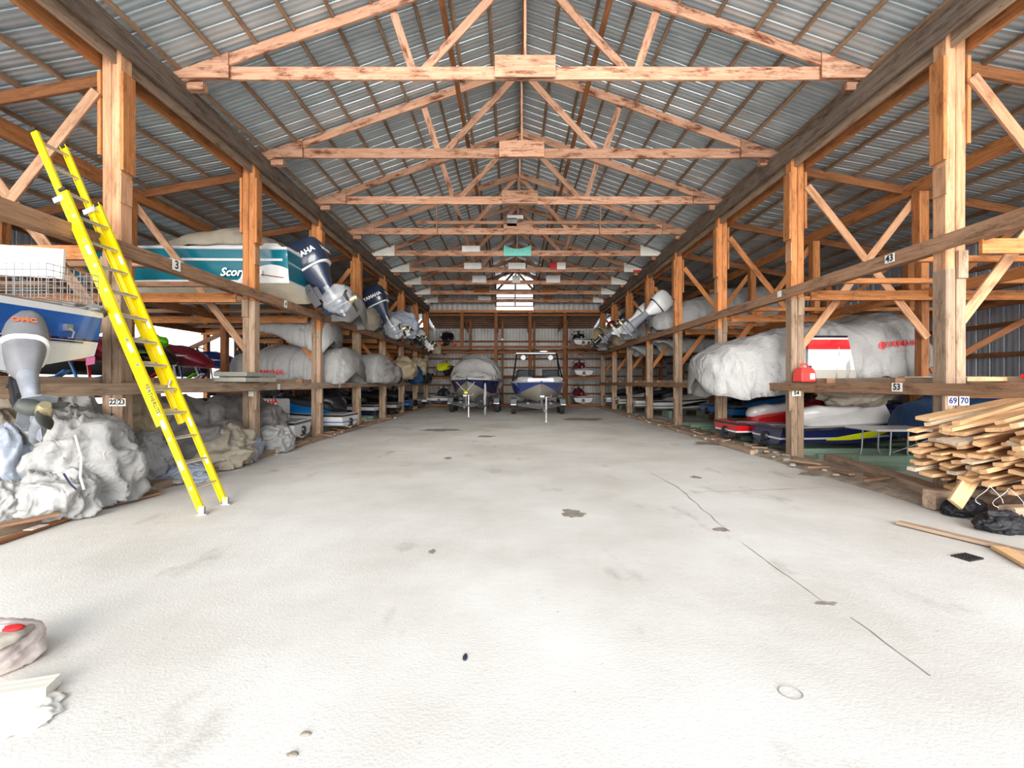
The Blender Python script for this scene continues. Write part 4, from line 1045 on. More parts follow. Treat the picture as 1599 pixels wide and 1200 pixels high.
# ================================================================ right side
yb = drape('boat_wrap', [(-2.62, .45, .5, -.25), (-2.5, .75, .62, -.38), (-2.1, .95, .85, -.42), (-1.2, 1.05, 1.05, -.3), (-.9, 1.08, 1.12, 0), (.2, 1.1, 1.28, .02), (1.3, 1.08, 1.5, .02), (1.75, .98, 1.42, .02), (2.15, .7, 1.0, .05), (2.3, .4, .6, .1)], 'wrap', seed=11, amp=.075, nl=110, m=70, e=3.2)
yb.location = (6.85, 10.45, 1.55)
tag(yb, 'big white covered boat with red brand lettering on the right lower shelf', 'wrapped boat')
print_on(yb, 'YAMAHA', .17, 'decal_red', (8.0, 9.4, 2.29), (0, -1, 0), bold=.003, roll=.08, off=.05)
star_on(yb, .08, 'decal_red', (7.6, 9.4, 2.25), (0, -1, 0))
print_on(yb, '_______', .07, 'decal_red', (8.0, 9.4, 2.16), (0, -1, 0), roll=.08, bold=.001)
# exposed hull window between the two halves of the cover
pan = MB(); 
def yside(x, z):                         # panel of the bare boat side showing at the gap in the cover
    return (x, -1.13+.03*math.sin(x*3), z)
gap = [(-.02, .3), (.72, .12)]
V = []; I = []; Fc = []
rows = ((.02, 'x'), (.2, 'gel_silver'), (.5, 'gel_white'), (.62, 'gel_white'), (.82, 'gel_red'), (.86, 'gel_white'), (.9, 'gel_black'))
o = MB(); 
for i in range(len(rows)-1):
    z0, z1 = rows[i][0], rows[i+1][0]
    for k in range(8):
        x0, x1 = -.78+.1*k, -.78+.1*(k+1)
        def xx(x, z): return x+(.9-z)*.22*(1 if x > -.3 else -.1)
        V += [(xx(x0, z0), -1.125, z0), (xx(x1, z0), -1.125, z0), (xx(x1, z1), -1.135, z1), (xx(x0, z1), -1.135, z1)]
        Fc.append(tuple(range(len(V)-4, len(V)))); I.append(i)
hp_ = mo('bare_hull_side', V, Fc, [r_[1] for r_ in rows[1:]], yb, I, False)
sm = hp_.modifiers.new('s', 'SOLIDIFY'); sm.thickness = .03
tag(hp_, 'uncovered white hull side with red stripe')
heap('cover_bundle', (7.25, 9.6, .98), (.75, .3, .35), 'wrap_dirty', 'off-white cover end sagging below the right lower shelf', 'cover', seed=71, flat=.9)
# red fuel can on the rail
fc = empty('fuel_can', (5.47, 8.52, 1.5), .15)
b = MB(); b.loft([[(x, y, z) for x, y in ((-w_, -d_), (w_, -d_), (w_, d_), (-w_, d_))] for z, w_, d_ in ((0, .13, .1), (.02, .15, .11), (.17, .15, .11), (.23, .13, .09), (.27, .1, .07))]); o = b.build('body', 'can_red', fc); bevel(o, .03, 3)
b = MB(); b.tube([(-.09, 0, .24), (-.07, 0, .33), (.05, 0, .34), (.1, 0, .25)], .018, 8); b.build('handle', 'can_red', fc, auto=50)
b = MB(); b.tube([(.1, 0, .24), (.13, 0, .3)], .025, 10); b.build('cap', 'motor_black', fc)
b = MB(); b.box((.02, -.115, .05), (.12, -.112, .16)); b.build('label', 'label_white', fc)
tag(fc, 'red plastic fuel can on the right lower shelf rail beside the second post', 'fuel can')
# upper shelf wraps, right
o = drape('boat_wrap', [(-2.9, .5, .55, .02), (-2.6, .8, .7, 0), (-1.6, 1.05, 1.15, 0), (-.2, 1.1, 1.55, 0), (1.0, 1.05, 1.6, 0), (1.8, .8, 1.2, .05), (2.5, .3, .7, .2)], 'wrap', seed=14, amp=.045)
o.location = (8.0, 16.6, 3.32); tag(o, 'largest white wrapped boat on the right upper shelf', 'wrapped boat')
for k, (y, x, m_, lab) in enumerate(((19.8, 7.9, 'wrap', 'white wrapped boat second along the right upper shelf'), (23.0, 7.5, 'canvas_beige', 'beige wrapped boat last but one on the right upper shelf'), (26.0, 7.7, 'wrap_dirty', 'farthest dirty wrapped boat on the right upper shelf'))):
    o = drape('boat_wrap', [(-2.5, .55, .75, .05), (-2.3, .8, .95, 0), (-.5, 1.0, 1.1, 0), (1.6, .7, .9, .1), (2.4, .2, .5, .3)], m_, seed=50+k, amp=.06, nl=50, m=40)
    o.location = (x, y, 3.32); tag(o, lab, 'wrapped boat')
for y, x, mats, tl, sc, lab in ((17.2, 5.3, ('motor_white', 'motor_grey'), -50, 1.25, 'large silver white outboard motor tilted on the right upper shelf'),
        (18.9, 5.2, ('motor_white', 'motor_white'), -55, 1.1, 'white outboard motor behind the large silver one, right upper shelf'),
        (21.6, 5.1, ('motor_black', 'motor_grey'), -45, 1.0, 'dark outboard motor in torn wrap on the right upper shelf'),
        (24.3, 5.1, ('gel_maroon', 'motor_black'), -45, 1.0, 'maroon outboard motor at far end of the right upper shelf')):
    mt = make_motor(sc, mats, None, tilt=math.radians(tl)); mt.location = (x, y, 3.95); mt.rotation_euler[2] = PI; tag(mt, lab, 'outboard motor', 'outboard motors on the right upper shelf')
# open canvas hood around the far motor
b = MB(); secs = []
for i in range(7):
    f = i/6; r = .55-.12*f; secs.append([(x, y+.05*mn.noise(Vector((x*3, y*3, i))), z) for x, y, z in ring(-.75+.8*f, 0, .1, r*1.0, r*.95, 28, 2.2)])
b.loft(secs, caps=False); o = b.build('canvas_hood', 'canvas_beige', smooth=True); sm = o.modifiers.new('s', 'SOLIDIFY'); sm.thickness = .02
o.location = (5.2, 24.3, 3.95); o.rotation_euler = (0, -.25, .5); tag(o, 'open beige canvas hood around the maroon motor, right upper shelf', 'cover')
heap('cover_bundle', (4.98, 24.9, 3.22), (.28, .3, .3), 'wrap_blue', 'light blue plastic bundle under the beige canvas hood', 'cover', seed=72, nu=40, nv=24)
heap('cover_bundle', (5.5, 20.2, 3.35), (.6, .6, .45), 'wrap', 'white plastic bundle over motors on the right upper shelf', 'cover', seed=73, flat=.7)
for k, (x, y, rx_, lab) in enumerate(((7.1, 17.6, 1.6, 'nearer white sheet sagging below the right upper shelf'), (6.4, 20.6, 1.0, 'farther white sheet sagging below the right upper shelf'))):
    o = drape('sagging_sheet', [(-rx_, .5, .25, .1), (-rx_*.5, .8, .3, -.3+.1*k), (rx_*.3, .8, .3, -.22), (rx_, .5, .25, .1)], 'wrap', seed=60+k, amp=.05, nl=50, m=36)
    o.location = (x, y, 2.88); tag(o, lab, 'sheet')
# loose boards on the near right lower shelf
for k, (x, y, z, L, m_, rz_, lab) in enumerate(((6.55, 6.35, 1.515, 1.5, 'w_fresh', .05, 'fresh plank lying on the near right shelf behind the rail'), (5.6, 5.25, 1.53, 1.3, 'w_fresh', .5, 'pale plank across the right shelf in front of nearest post'), (6.8, 6.8, 1.56, 1.9, 'w_grey', -.05, 'weathered plank on the near right shelf under the fresh ones'))):
    o = beam('plank', (x-L/2*math.cos(rz_), y-L/2*math.sin(rz_), z), (x+L/2*math.cos(rz_), y+L/2*math.sin(rz_), z), .14, .045, m_); tag(o, lab, 'plank')
o = beam('plank', (5.62, 5.0, 1.56), (5.68, 4.75, 1.56), .1, .05, 'red_paint'); tag(o, 'short plank end painted red on the near right shelf', 'plank')

# --- ground level, right: watercraft
t = ski(7.1, 9.75, .0, 'navy and white jet ski with yellow flashes, nearest on right ground', z=.14, hullm='gel_navy', deckm='gel_white', hood='gel_navy', seatm='gel_white', stripe='gel_white', low='gel_navy', swoosh='gel_yellow')
t.scale = (1.08, 1.05, 1.05)
t = ski(6.75, 11.15, .03, 'red and black jet ski behind the navy one', z=.14, hullm='gel_red', deckm='gel_red', seatm='gel_white', stripe='decal_white', low='gel_black')
t = ski(8.5, 12.35, -.05, 'black jet ski with yellow stripes behind the red one', z=.3, hullm='gel_black', deckm='gel_black', stripe='gel_yellow', low='gel_black', swoosh='gel_yellow')
ski(8.0, 13.8, 0, 'azure jet ski behind third right post', z=.35, hullm='gel_azure', deckm='gel_azure', stripe='gel_azure', low='gel_black')
ski(8.1, 15.3, 0, 'second azure jet ski, deeper and left of the first', z=.35, hullm='gel_azure', deckm='gel_black', stripe='gel_azure', low='gel_black')
ski(9.0, 16.6, 0, 'black jet ski in the shade behind the azure ones', z=.35, hullm='gel_black', deckm='gel_black', stripe='gel_silver', low='gel_black')
ski(9.3, 6.9, .1, 'black jet ski with lime stripe beyond the lumber pile', z=.5, hullm='gel_black', deckm='gel_black', stripe='gel_lime', low='gel_navy', swoosh='gel_lime')
for y, x, hm, dm, st, lab in ((19.4, 7.4, 'gel_white', 'gel_silver', 'gel_black', 'white and black jet ski with zebra stripes behind fifth right post'), (21.3, 7.2, 'gel_white', 'gel_black', 'gel_black', 'white and black striped jet ski, next beyond the zebra striped one'),
        (23.6, 7.0, 'gel_silver', 'gel_white', 'gel_navy', 'silver jet ski second from the far right corner'), (25.7, 6.8, 'gel_white', 'gel_black', 'gel_azure', 'white jet ski at the far right corner on the ground')):
    ski(x, y, 0, lab, z=.3, hullm=hm, deckm=dm, stripe=st, low='gel_white', swoosh='gel_black')
cvb = drape('boat_cover', [(-1.5, .2, .3, .0), (-1.3, .7, .7, .0), (-.5, .95, .95, 0), (.8, .95, 1.0, 0), (1.6, .6, .8, 0), (1.8, .2, .5, .1)], 'canvas_blue', seed=19, amp=.03)
cvb.location = (8.75, 8.3, .42); tag(cvb, 'blue covered watercraft behind the folding table', 'covered watercraft')
print_on(cvb, 'SEA-DOO', .22, 'decal_white', (8.65, 7.3, .76), (0, -1, 0), bold=.004, off=.03)
# folding table
tb = empty('folding_table', (7.05, 8.05, 0), .03)
b = MB(); b.box((-.92, -.36, .66), (.62, .36, .70)); o = b.build('table_top', 'gel_white', tb); bevel(o, .012, 3)
for x in (-.62, -.32, .4):
    b = MB(); b.tube([(x, -.3, .66), (x-.02, -.3, .3), (x+(.1 if x > -.5 else -.08), -.3, 0)], .013, 8); b.build('leg', 'galv', tb, auto=50)
    b = MB(); b.tube([(x, .3, .66), (x-.02, .3, .3), (x+(.1 if x > -.5 else -.08), .3, 0)], .013, 8); b.build('leg', 'galv', tb, auto=50)
b = MB(); b.tube([(-.6, -.3, .3), (.35, -.3, .62)], .01, 8); b.build('stay', 'galv', tb)
tag(tb, 'white folding table with bent metal legs under the right lower shelf', 'table')
# green bunks on the ground
for side, X0, X1, ys in (('right', 5.75, 9.6, (8.6, 9.35, 10.25, 10.8, 11.5, 12.6, 13.2, 13.9, 14.7, 15.4)), ('left', -5.6, -9.2, (12.2, 12.9, 13.9, 14.6, 15.6, 16.6, 17.6, 18.4, 19.2, 20.1))):
    for k, y in enumerate(ys):
        z = .07
        o = beam('green_timber', (X0, y, z), (X1, y, z), .12, .14, 'w_green', jit=.004)
        tag(o, f'pale green treated timber on the ground inside the {side} rack, {nth(k)} from front', 'timber', f'green timbers on the {side} ground')
o = beam('green_timber', (5.85, 7.75, .1), (10.2, 7.75, .12), .16, .3, 'w_green'); tag(o, 'wide pale green timber lying just behind the folding table legs', 'timber')

# ================================================================ lumber pile, right
G = 'sawn boards in the jumbled lumber pile'
rl = random.Random(21); kk = 0
dirv0 = Vector((1, .30, .10)).normalized()
for lv in range(12):
    z = .28+.072*lv
    n_in = [5, 6, 7, 8, 9, 9, 9, 9, 8, 7, 6, 4][lv]
    for i in range(n_in):
        u = i/max(1, n_in-1)
        y = 4.35+.95*u+.05*rl.uniform(-1, 1)
        x0 = 4.68+.12*rl.uniform(-1.4, 1.4)+(.45-.1*lv if lv < 4 else .03)+.42*(1-u)*(1 if lv < 8 else .6)
        z2 = z+rl.uniform(-.02, .02)
        L = rl.uniform(1.7, 2.6)
        dv = (dirv0+Vector((0, rl.uniform(-.05, .05), rl.uniform(-.03, .03)+(lv-5)*.006))).normalized()
        p0 = Vector((x0, y, z2)); wd, ht = rl.choice(((.09, .04), (.09, .04), (.14, .04), (.07, .045), (.1, .025)))
        o = beam('sawn_board', p0, p0+dv*L, wd, ht, rl.choice(('w_fresh', 'w_fresh', 'w_fresh', 'w_fresh_grey', 'w_fresh')), up=(0, rl.uniform(-.35, .35), 1), jit=.001, ends=.03)
        tag(o, 'short pale sawn board in the jumbled lumber pile at the right edge', 'board', G); kk += 1
o = beam('sawn_board', at(1492, 788, 4.95), at(1548, 725, 5.0)+Vector((0, .1, 0)), .15, .04, 'w_fresh', up=(0,-1,.3)); tag(o, 'wide board propped on end under the front of the lumber pile', 'board')
o = beam('support_timber', (4.9, 5.35, .12), (7.2, 5.7, .12), .15, .22, 'w_grey'); tag(o, 'thick grey timber under the back of the lumber pile', 'timber')
o = beam('support_timber', (5.0, 4.6, .12), (7.2, 4.9, .12), .15, .24, 'w_grey'); tag(o, 'thick grey timber under the front of the lumber pile', 'timber')
p = at(1505, 762, 5.1); heap('black_bag', (p.x, p.y, 0), (.2, .14, .12), 'tarp_black', 'black plastic bag under the lumber pile, left one', 'bag', seed=81)
p = at(1560, 785, 4.55); heap('black_bag', (p.x+.05, p.y, 0), (.22, .14, .12), 'tarp_black', 'black plastic bag under the lumber pile, right one', 'bag', seed=82)
for k, (px, py, lab) in enumerate(((1545, 775, 'left loop of pale wire on the black bags'), (1575, 780, 'right loop of pale wire on the black bags'))):
    c0 = at(px, py, 4.3); b = MB(); b.tube([c0+Vector((.1*math.cos(a)*(1+.2*k), .05*math.sin(2*a), .1*math.sin(a))) for a in [PI*2*i/18-.6 for i in range(15)]], .0018, 6)
    c0.z = max(c0.z, .11); o = b.build('wire_loop', 'decal_white'); tag(o, lab, 'wire')

# ================================================================ end of the aisle: two boats on trailers
def trailer(tongue, W=1.13, spare=False, lab=''):
    t = empty('boat_trailer')
    b = MB()
    for s in (-1, 1):
        b.tube([(-2.6, s*.9, .5), (1.7, s*.9, .5), (3.2, s*.08, .46)], .05, 4)
    for x in (-2.5, -.9, .2, 1.5): b.tube([(x, -.9, .47), (x, .9, .47)], .04, 4)
    b.tube([(3.0, 0, .46), (tongue, 0, .44)], .05, 4); b.build('frame', 'galv', t)
    for s in (-1, 1):
        b = MB(); b.loft([[(x, s*W-.13, z), (x, s*W+.13, z), (x, s*W+.13, z+.03), (x, s*W-.13, z+.03)] for x, z in ((-1.3, .5), (-1.15, .68), (-.9, .73), (.4, .73), (.65, .68), (.8, .45))]); b.build('fender', 'galv', t)
        for x in (-.75, .2):
            b = MB(); b.lathe([(.18, -.1), (.3, -.11), (.33, -.07), (.33, .07), (.3, .11), (.18, .1)], 24); wl = b.build('wheel', 'rubber', t, auto=40, mat4=Matrix.Translation((x, s*W, .33)) @ Matrix.Rotation(PI/2, 4, 'X'))
            b = MB(); b.lathe([(.04, -.105), (.19, -.08), (.19, .08), (.04, .105)], 16); b.build('rim', 'alu', wl)
    b = MB(); b.tube([(tongue-.45, .09, .0), (tongue-.45, .09, .95)], .035, 10); b.tube([(tongue-.45, .09, .93), (tongue-.45, .28, .93), (tongue-.45, .28, 1.02)], .015, 8); b.lathe([(.08, 0), (.08, .02)], 12, T=Matrix.Translation((tongue-.45, .09, 0))); b.build('jack', 'alu', t)
    b = MB(); b.tube([(3.3, 0, .46), (3.42, 0, 1.0)], .045, 4); b.lathe([(.09, -.08), (.09, .08)], 14, T=Matrix.Translation((3.5, 0, .92)) @ Matrix.Rotation(PI/2, 4, 'X')); b.build('winch_post', 'galv', t)
    b = MB(); b.box((tongue-.02, -.05, .4), (tongue+.16, .05, .5)); b.build('coupler', 'steel_dark', t)
    for s in (-1, 1):
        b = MB(); b.box((-2.4, s*.5-.06, .52), (1.6, s*.5+.06, .6)); b.build('bunk', 'vinyl_grey', t)
    if spare:
        b = MB(); b.lathe([(.17, -.1), (.29, -.11), (.33, -.07), (.33, .07), (.29, .11), (.17, .1)], 24); wl = b.build('spare_wheel', 'rubber', t, auto=40, mat4=Matrix.Translation((2.5, .62, .62)) @ Matrix.Rotation(PI/2-.2, 4, 'Y') @ Matrix.Rotation(.3, 4, 'X'))
        b = MB(); b.lathe([(.05, -.1), (.18, -.07), (.18, .07), (.05, .1)], 16); b.build('rim', 'alu', wl)
    return t
tr = trailer(4.9); tr.location = (1.2, 21.6, 0); tr.rotation_euler[2] = -PI/2
tag(tr, 'galvanised trailer under the uncovered blue wake boat', 'trailer')
wb = empty('wake_boat', (1.2, 21.9, .56), -PI/2)
h, fn = make_hull('hull', 6.0, 2.5, .85, ['gel_silver', 'gel_silver', 'gel_royal', 'gel_royal', 'gel_white', 'gel_white', 'gel_white'], wb, p=3.2, t0=.5, f1=.42, f2=.5, rake=.3, flare=.8, rise=.1, keel=.75)
b = MB(); b.loft([[(x, -w_, z), (x, w_, z), (x, w_*.94, z+.14), (x, -w_*.94, z+.14)] for x, w_, z in ((-2.9, 1.15, .9), (1.2, 1.15, .9), (2.3, .95, .93), (2.9, .55, .96))]); b.build('gunwale_deck', 'gel_white', wb, auto=40)
for s in (-1, 1):
    b = MB(); b.loft([ring(x, s*.62, z, .36, .1, 12, 3) for x, z in ((1.0, 1.08), (1.2, 1.14), (2.2, 1.1), (2.5, 1.06))]); b.build('bow_cushion', 'vinyl_grey', wb, auto=50)
    b = MB(); b.add([(1.25, s*.2, 1.05), (1.15, s*.98, 1.05), (.9, s*.9, 1.5), (1.0, s*.2, 1.5)], [(0, 1, 2, 3)]); b.add([(1.15, s*.98, 1.05), (0, s*1.12, 1.05), (0, s*1.02, 1.42), (.9, s*.9, 1.5)], [(0, 1, 2, 3)])
    o = b.build('windshield', 'glass_dark', wb); sm = o.modifiers.new('s', 'SOLIDIFY'); sm.thickness = .01
    b = MB(); b.tube([(1.25, s*.2, 1.05), (1.0, s*.2, 1.5), (.9, s*.9, 1.5), (0, s*1.02, 1.42)], .022, 8); b.tube([(1.15, s*.98, 1.05), (.9, s*.9, 1.5)], .02, 8); b.build('windshield_frame', 'gel_black', wb)
    b = MB(); b.tube([(.8, s*1.16, 1.0), (.1, s*1.05, 1.7), (-.3, s*.98, 2.3)], .035, 8); b.tube([(-.6, s*1.16, 1.0), (-.35, s*1.02, 2.0)], .03, 8); b.build('tower_leg', 'gel_black', wb, auto=50)
    b = MB(); b.lathe([(.04, -.14), (.11, -.1), (.13, .05), (.12, .12)], 16, T=Matrix.Translation((-.15, s*.66, 2.12)) @ Matrix.Rotation(PI/2, 4, 'Y')); b.build('tower_speaker', 'gel_black', wb, auto=50)
b = MB(); b.tube([(-.3, -.98, 2.3), (-.3, .98, 2.3)], .04, 8); b.box((-1.2, -1.0, 2.3), (-.1, .9, 2.36)); b.build('tower_rack', 'gel_black', wb)
b = MB(); b.loft([ring(x, .3, 2.4, w_, .03, 12, 2) for x, w_ in ((-1.2, .1), (-.9, .3), (0, .4), (.25, .2))]); o = b.build('wakeboard', 'gel_white', wb, auto=50)
b = MB(); b.tube([(2.9, -.02, .94), (2.98, -.25, .99)], .02, 8); b.tube([(2.98, 0, .6), (3.15, 0, .72)], .03, 8); b.build('bow_eye', 'alu', wb)
tag(wb, 'royal blue and white wake boat with black tower at the aisle end', 'boat')
tl = trailer(3.6, spare=True); tl.location = (-1.85, 22.9, 0); tl.rotation_euler[2] = -PI/2-.04
tag(tl, 'galvanised trailer with a spare wheel under the plastic covered navy boat', 'trailer')
nb = empty('motorboat', (-1.85, 23.2, .5), -PI/2-.04)
h, fn = make_hull('hull', 5.6, 2.45, 1.0, ['gel_silver', 'gel_silver', 'gel_silver', 'gel_navy', 'gel_white', 'gel_white', 'gel_white'], nb, p=3.0, t0=.45, f1=.4, f2=.42, rake=.35, flare=.8, keel=.72)
for s in (-1, 1):
    b = MB(); b.tube([(2.75, s*.1, 1.15), (2.2, s*.62, 1.28), (1.0, s*1.05, 1.3)], .016, 8); b.tube([(2.2, s*.62, 1.1), (2.2, s*.62, 1.28)], .012, 6); b.build('bow_rail', 'alu', nb)
tag(nb, 'navy and silver boat under a plastic cover at the aisle end, left one', 'boat')
o = drape('boat_cover', [(-2.6, .9, 1.9, 1.05), (-1.0, 1.1, 2.3, 1.1), (.5, 1.12, 2.35, 1.1), (1.3, 1.05, 2.1, 1.1), (1.9, .8, 1.5, 1.12), (2.2, .45, 1.2, 1.1)], 'wrap', seed=23, amp=.09, nl=60, m=48, e=2.4)
o.location = (-1.75, 23.2, .5); o.rotation_euler[2] = -PI/2-.04; tag(o, 'billowing white plastic cover over the navy boat', 'boat cover')
o = drape('plastic_strip', [(-.05, .05, 1.4, .2), (-.03, .08, 1.5, .06), (.03, .1, 1.5, .04), (.05, .06, 1.4, .12)], 'wrap', seed=24, amp=.05, nl=12, m=24); o.location = (-1.2+.0, 20.3, -.02)
tag(o, 'long white plastic strip hanging from the navy boat cover to the floor', 'plastic strip')
b = MB(); b.lathe([(.05, -.07), (.09, -.03), (.09, .05), (.04, .08)], 12); o = b.build('yellow_buoy', 'bright_yellow', auto=40); o.location = (-2.0, 19.75, 1.03); tag(o, 'small yellow float tied at the bow of the navy boat', 'float')
b = MB(); b.tube([(-2.45, 20.1, 1.5), (-2.2, 19.85, 1.25), (-2.03, 19.75, 1.1)], .01, 6); b.tube([(-1.65, 20.1, 1.5), (-1.85, 19.85, 1.25), (-1.97, 19.75, 1.1)], .01, 6); o = b.build('rope', 'strap'); tag(o, 'thin rope in a V holding the yellow float', 'rope')
# watercraft in the end racks
def eski(px, z, lab, **kw):
    x = (px-800)/F*(YE+.4); t = make_ski(**kw); t.location = (x, YE+1.35, z); t.rotation_euler[2] = PI/2; tag(t, lab, 'jet ski', 'jet skis stored in the end racks'); return t
eski(909, 3.7, 'white and black jet ski on the top shelf of the right end rack', hullm='gel_white', deckm='gel_black', stripe='gel_white', low='gel_white', seatm='gel_black')
eski(910, 1.86, 'white and maroon jet ski on the middle shelf of the right end rack', hullm='gel_white', deckm='gel_maroon', stripe='gel_white', low='gel_white', seatm='gel_maroon')
eski(909, .2, 'white and maroon jet ski on the ground of the right end rack', hullm='gel_white', deckm='gel_maroon', stripe='gel_white', low='gel_white', seatm='gel_maroon')
eski(688, .2, 'white and navy jet ski on the ground of the left end rack', hullm='gel_white', deckm='gel_navy', stripe='gel_white', low='gel_navy')
t = make_sled('gel_black', 'gel_orange'); t.location = (-4.15, YE+1.1, 3.7); t.rotation_euler[2] = -1.3; tag(t, 'black snowmobile on the top shelf of the left end rack', 'snowmobile')
t = make_sled('gel_yellow', 'gel_black'); t.location = (-4.1, YE+1.1, 1.84); t.rotation_euler[2] = -1.8; tag(t, 'yellow and black snowmobile on the middle shelf of the left end rack', 'snowmobile')
b = MB(); b.box((-.09, -.05, 0), (.09, .05, .1)); b.box((-.09, -.052, 0), (-.02, -.05, .1), 1); o = b.build('wall_lamp', ['white_paint', 'gel_purple']); o.location = (-.62, YE-.14, 4.02); tag(o, 'small white and purple box high on the end wall post', 'box')

# ================================================================ number tags
def plate(txt, pos, nrm, size, w_, h_, lab, mat='ink'):
    t = empty('number_tag', pos); T = face_mat((0, 0, 0), nrm)
    b = MB(); b.box((-w_/2, -h_/2, 0), (w_/2, h_/2, .004)); b.build('plate', 'label_white', t, mat4=T)
    if txt: text(txt, size, mat, 'digits', t, face_mat(Vector(nrm)*.006, nrm), bold=.003)
    tag(t, lab, 'number tag', 'number tags on the racks'); return t
plate('3', (-4.997, 6.78, 3.24), (1, 0, 0), .17, .16, .16, 'white tag numbered 3 on the left upper shelf rail')
plate('4', (-4.997, 10.05, 3.22), (1, 0, 0), .12, .12, .16, 'small white tag numbered 4 on the left upper rail beyond second post')
plate('22', (-5.14, 5.87, 1.24), (0, -1, 0), .09, .1, .1, 'white tag numbered 22 on the nearest left post')
plate('23', (-5.03, 5.87, 1.24), (0, -1, 0), .09, .1, .1, 'white tag numbered 23 on the nearest left post')
plate('43', (5.285, 6.37, 3.23), (-1, 0, 0), .13, .16, .12, 'white tag numbered 43 on the right upper shelf rail')
plate('53', (5.285, 6.25, 1.43), (-1, 0, 0), .12, .17, .12, 'white tag numbered 53 on the right lower shelf rail')
plate('69', (5.4, 5.58, 1.27), (0, -1, 0), .1, .12, .11, 'white tag numbered 69 on the nearest right post', 'ink_blue')
plate('70', (5.54, 5.58, 1.27), (0, -1, 0), .1, .12, .11, 'white tag numbered 70 on the nearest right post', 'ink_blue')
plate('54', (5.42, 8.68, 1.29), (0, -1, 0), .1, .17, .12, 'white number tag on the second right post')
plate('', (-5.12, 8.93, 1.27), (0, -1, 0), .1, .1, .1, 'pale worn tag on the second left post')
plate('', (-4.995, 9.75, 1.4), (1, 0, 0), .1, .1, .12, 'pale worn tag on the left lower rail beyond second post')
plate('', (-4.995, 13.2, 1.4), (1, 0, 0), .1, .1, .12, 'pale worn tag on the left lower rail beyond third post')
plate('', (5.285, 9.0, 3.24), (-1, 0, 0), .1, .13, .12, 'pale worn tag on the right upper rail beyond second post')

# ================================================================ floor edge, debris, marks
def gp(px, py, z=0): d = (EYE-z)*F/(py-597); return Vector(((px-800)/F*d, d, z))
def berm(name, x0, x1, y0, y1, hgt, lab, seed=0):
    nx, ny = 14, int((y1-y0)*5)
    def zf(x, y):
        u = (x-x0)/(x1-x0); pr = math.sin(PI*min(1, max(0, u)))**.7
        return pr*hgt*(.55+.8*abs(mn.noise(Vector((x*1.6, y*1.1, seed))))+.35*mn.noise(Vector((x*6, y*6, seed))))-.004
    V, Fc = grid(x0, x1, y0, y1, nx, ny, zf)
    o = mo(name, V, Fc, 'dirt', smooth=True, fix=False); tag(o, lab, 'dirt', kind='stuff')
berm('dirt_strip', -5.75, -4.85, 1.5, 27, .07, 'low strip of dirt along the foot of the left racks', 3)
berm('dirt_strip', 4.95, 6.0, 4.8, 27, .1, 'low strip of dirt along the foot of the right racks', 5)
o = beam('sill_plank', (-5.02, 3.2, .05), (-5.0, 9.0, .05), .2, .1, 'w_grey'); tag(o, 'weathered sill plank along the foot of the near left posts', 'plank')
o = beam('sill_plank', (-5.0, 9.2, .05), (-4.98, 26.0, .04), .16, .1, 'w_grey'); tag(o, 'weathered sill plank along the foot of the farther left posts', 'plank')
o = beam('sill_plank', (5.0, 9.4, .05), (5.2, 26.0, .04), .16, .09, 'w_grey'); tag(o, 'weathered sill plank along the foot of the farther right posts', 'plank')
o = beam('sill_plank', gp(1300, 716, .08), gp(1492, 778, .12), .26, .14, 'w_grey'); tag(o, 'heavy weathered timber lying before the folding table', 'timber')
for px0, py0, px1, py1, wd, m_, lab in ((1315, 735, 1440, 762, .06, 'w_header', 'thin black edged lath lying beside the heavy timber'),
        (1333, 745, 1410, 772, .05, 'w_fresh_grey', 'thin tan lath on the floor below the heavy timber'),
        (1404, 816, 1606, 864, .09, 'w_grey', 'long thin board lying on the floor at right'),
        (1562, 856, 1620, 888, .12, 'w_fresh', 'yellowish board end on the floor at the right edge'),
        (-10, 849, 128, 803, .07, 'w_brown', 'long thin stake with red painted tip along the left floor edge'),
        (158, 792, 250, 770, .09, 'w_rail', 'narrow plank lying before the nearest left post')):
    a, e_ = gp(px0, py0, .03), gp(px1, py1, .03)
    o = beam('floor_board', a, e_, wd, .03, m_); tag(o, lab, 'board')
    if 'red painted' in lab:
        T, L = lmat(a, e_); b = MB(); b.box((L/2-.06, -.04, -.02), (L/2+.02, .04, .025)); q = b.build('painted_tip', 'red_paint', o); b = MB(); b.box((-.15, -.05, .016), (.02, .04, .022)); b.build('paper_tag', 'paper_pink', o)
o = beam('wood_block', gp(-30, 1090, .04), gp(84, 1071, .04), .12, .05, 'w_ply'); tag(o, 'pale whitewashed wood block on the floor beside the torn bag', 'wood block')
# torn bag
bg_ = empty('paper_bag', gp(-25, 1045)); V, Fc = heapmesh(.2, .22, .13, 48, 28, .2, 1.7, 5, .55)
zm = min(v[2] for v in V); mo('bag_body', [(x, y, z-zm) for x, y, z in V], Fc, 'paper_pink', bg_, smooth=True)
V, Fc = heapmesh(.14, .17, .03, 36, 18, .2, 1.7, 6); o = mo('bag_contents', [(x+.08, y-.06, z+.17) for x, y, z in V], Fc, 'stone', bg_, smooth=True); tag(o, 'sandy grey contents')
V, Fc = heapmesh(.05, .03, .012, 20, 10, .2, 2, 7); o = mo('printed_flap', [(x+.13, y+.02, z+.205) for x, y, z in V], Fc, 'decal_red', bg_, smooth=True); tag(o, 'red printed flap')
tag(bg_, 'torn open paper bag lying on the floor at the lower left edge', 'bag')
V, Fc = heapmesh(.2, .13, .02, 48, 20, .3, 1.9, 8, .4); zm = min(v[2] for v in V)
p = gp(8, 1122); o = mo('plastic_scrap', [(x+p.x, y+p.y, z-zm) for x, y, z in V], Fc, 'label_white', smooth=True); tag(o, 'flat white plastic scrap on the floor below the wood block', 'plastic scrap')
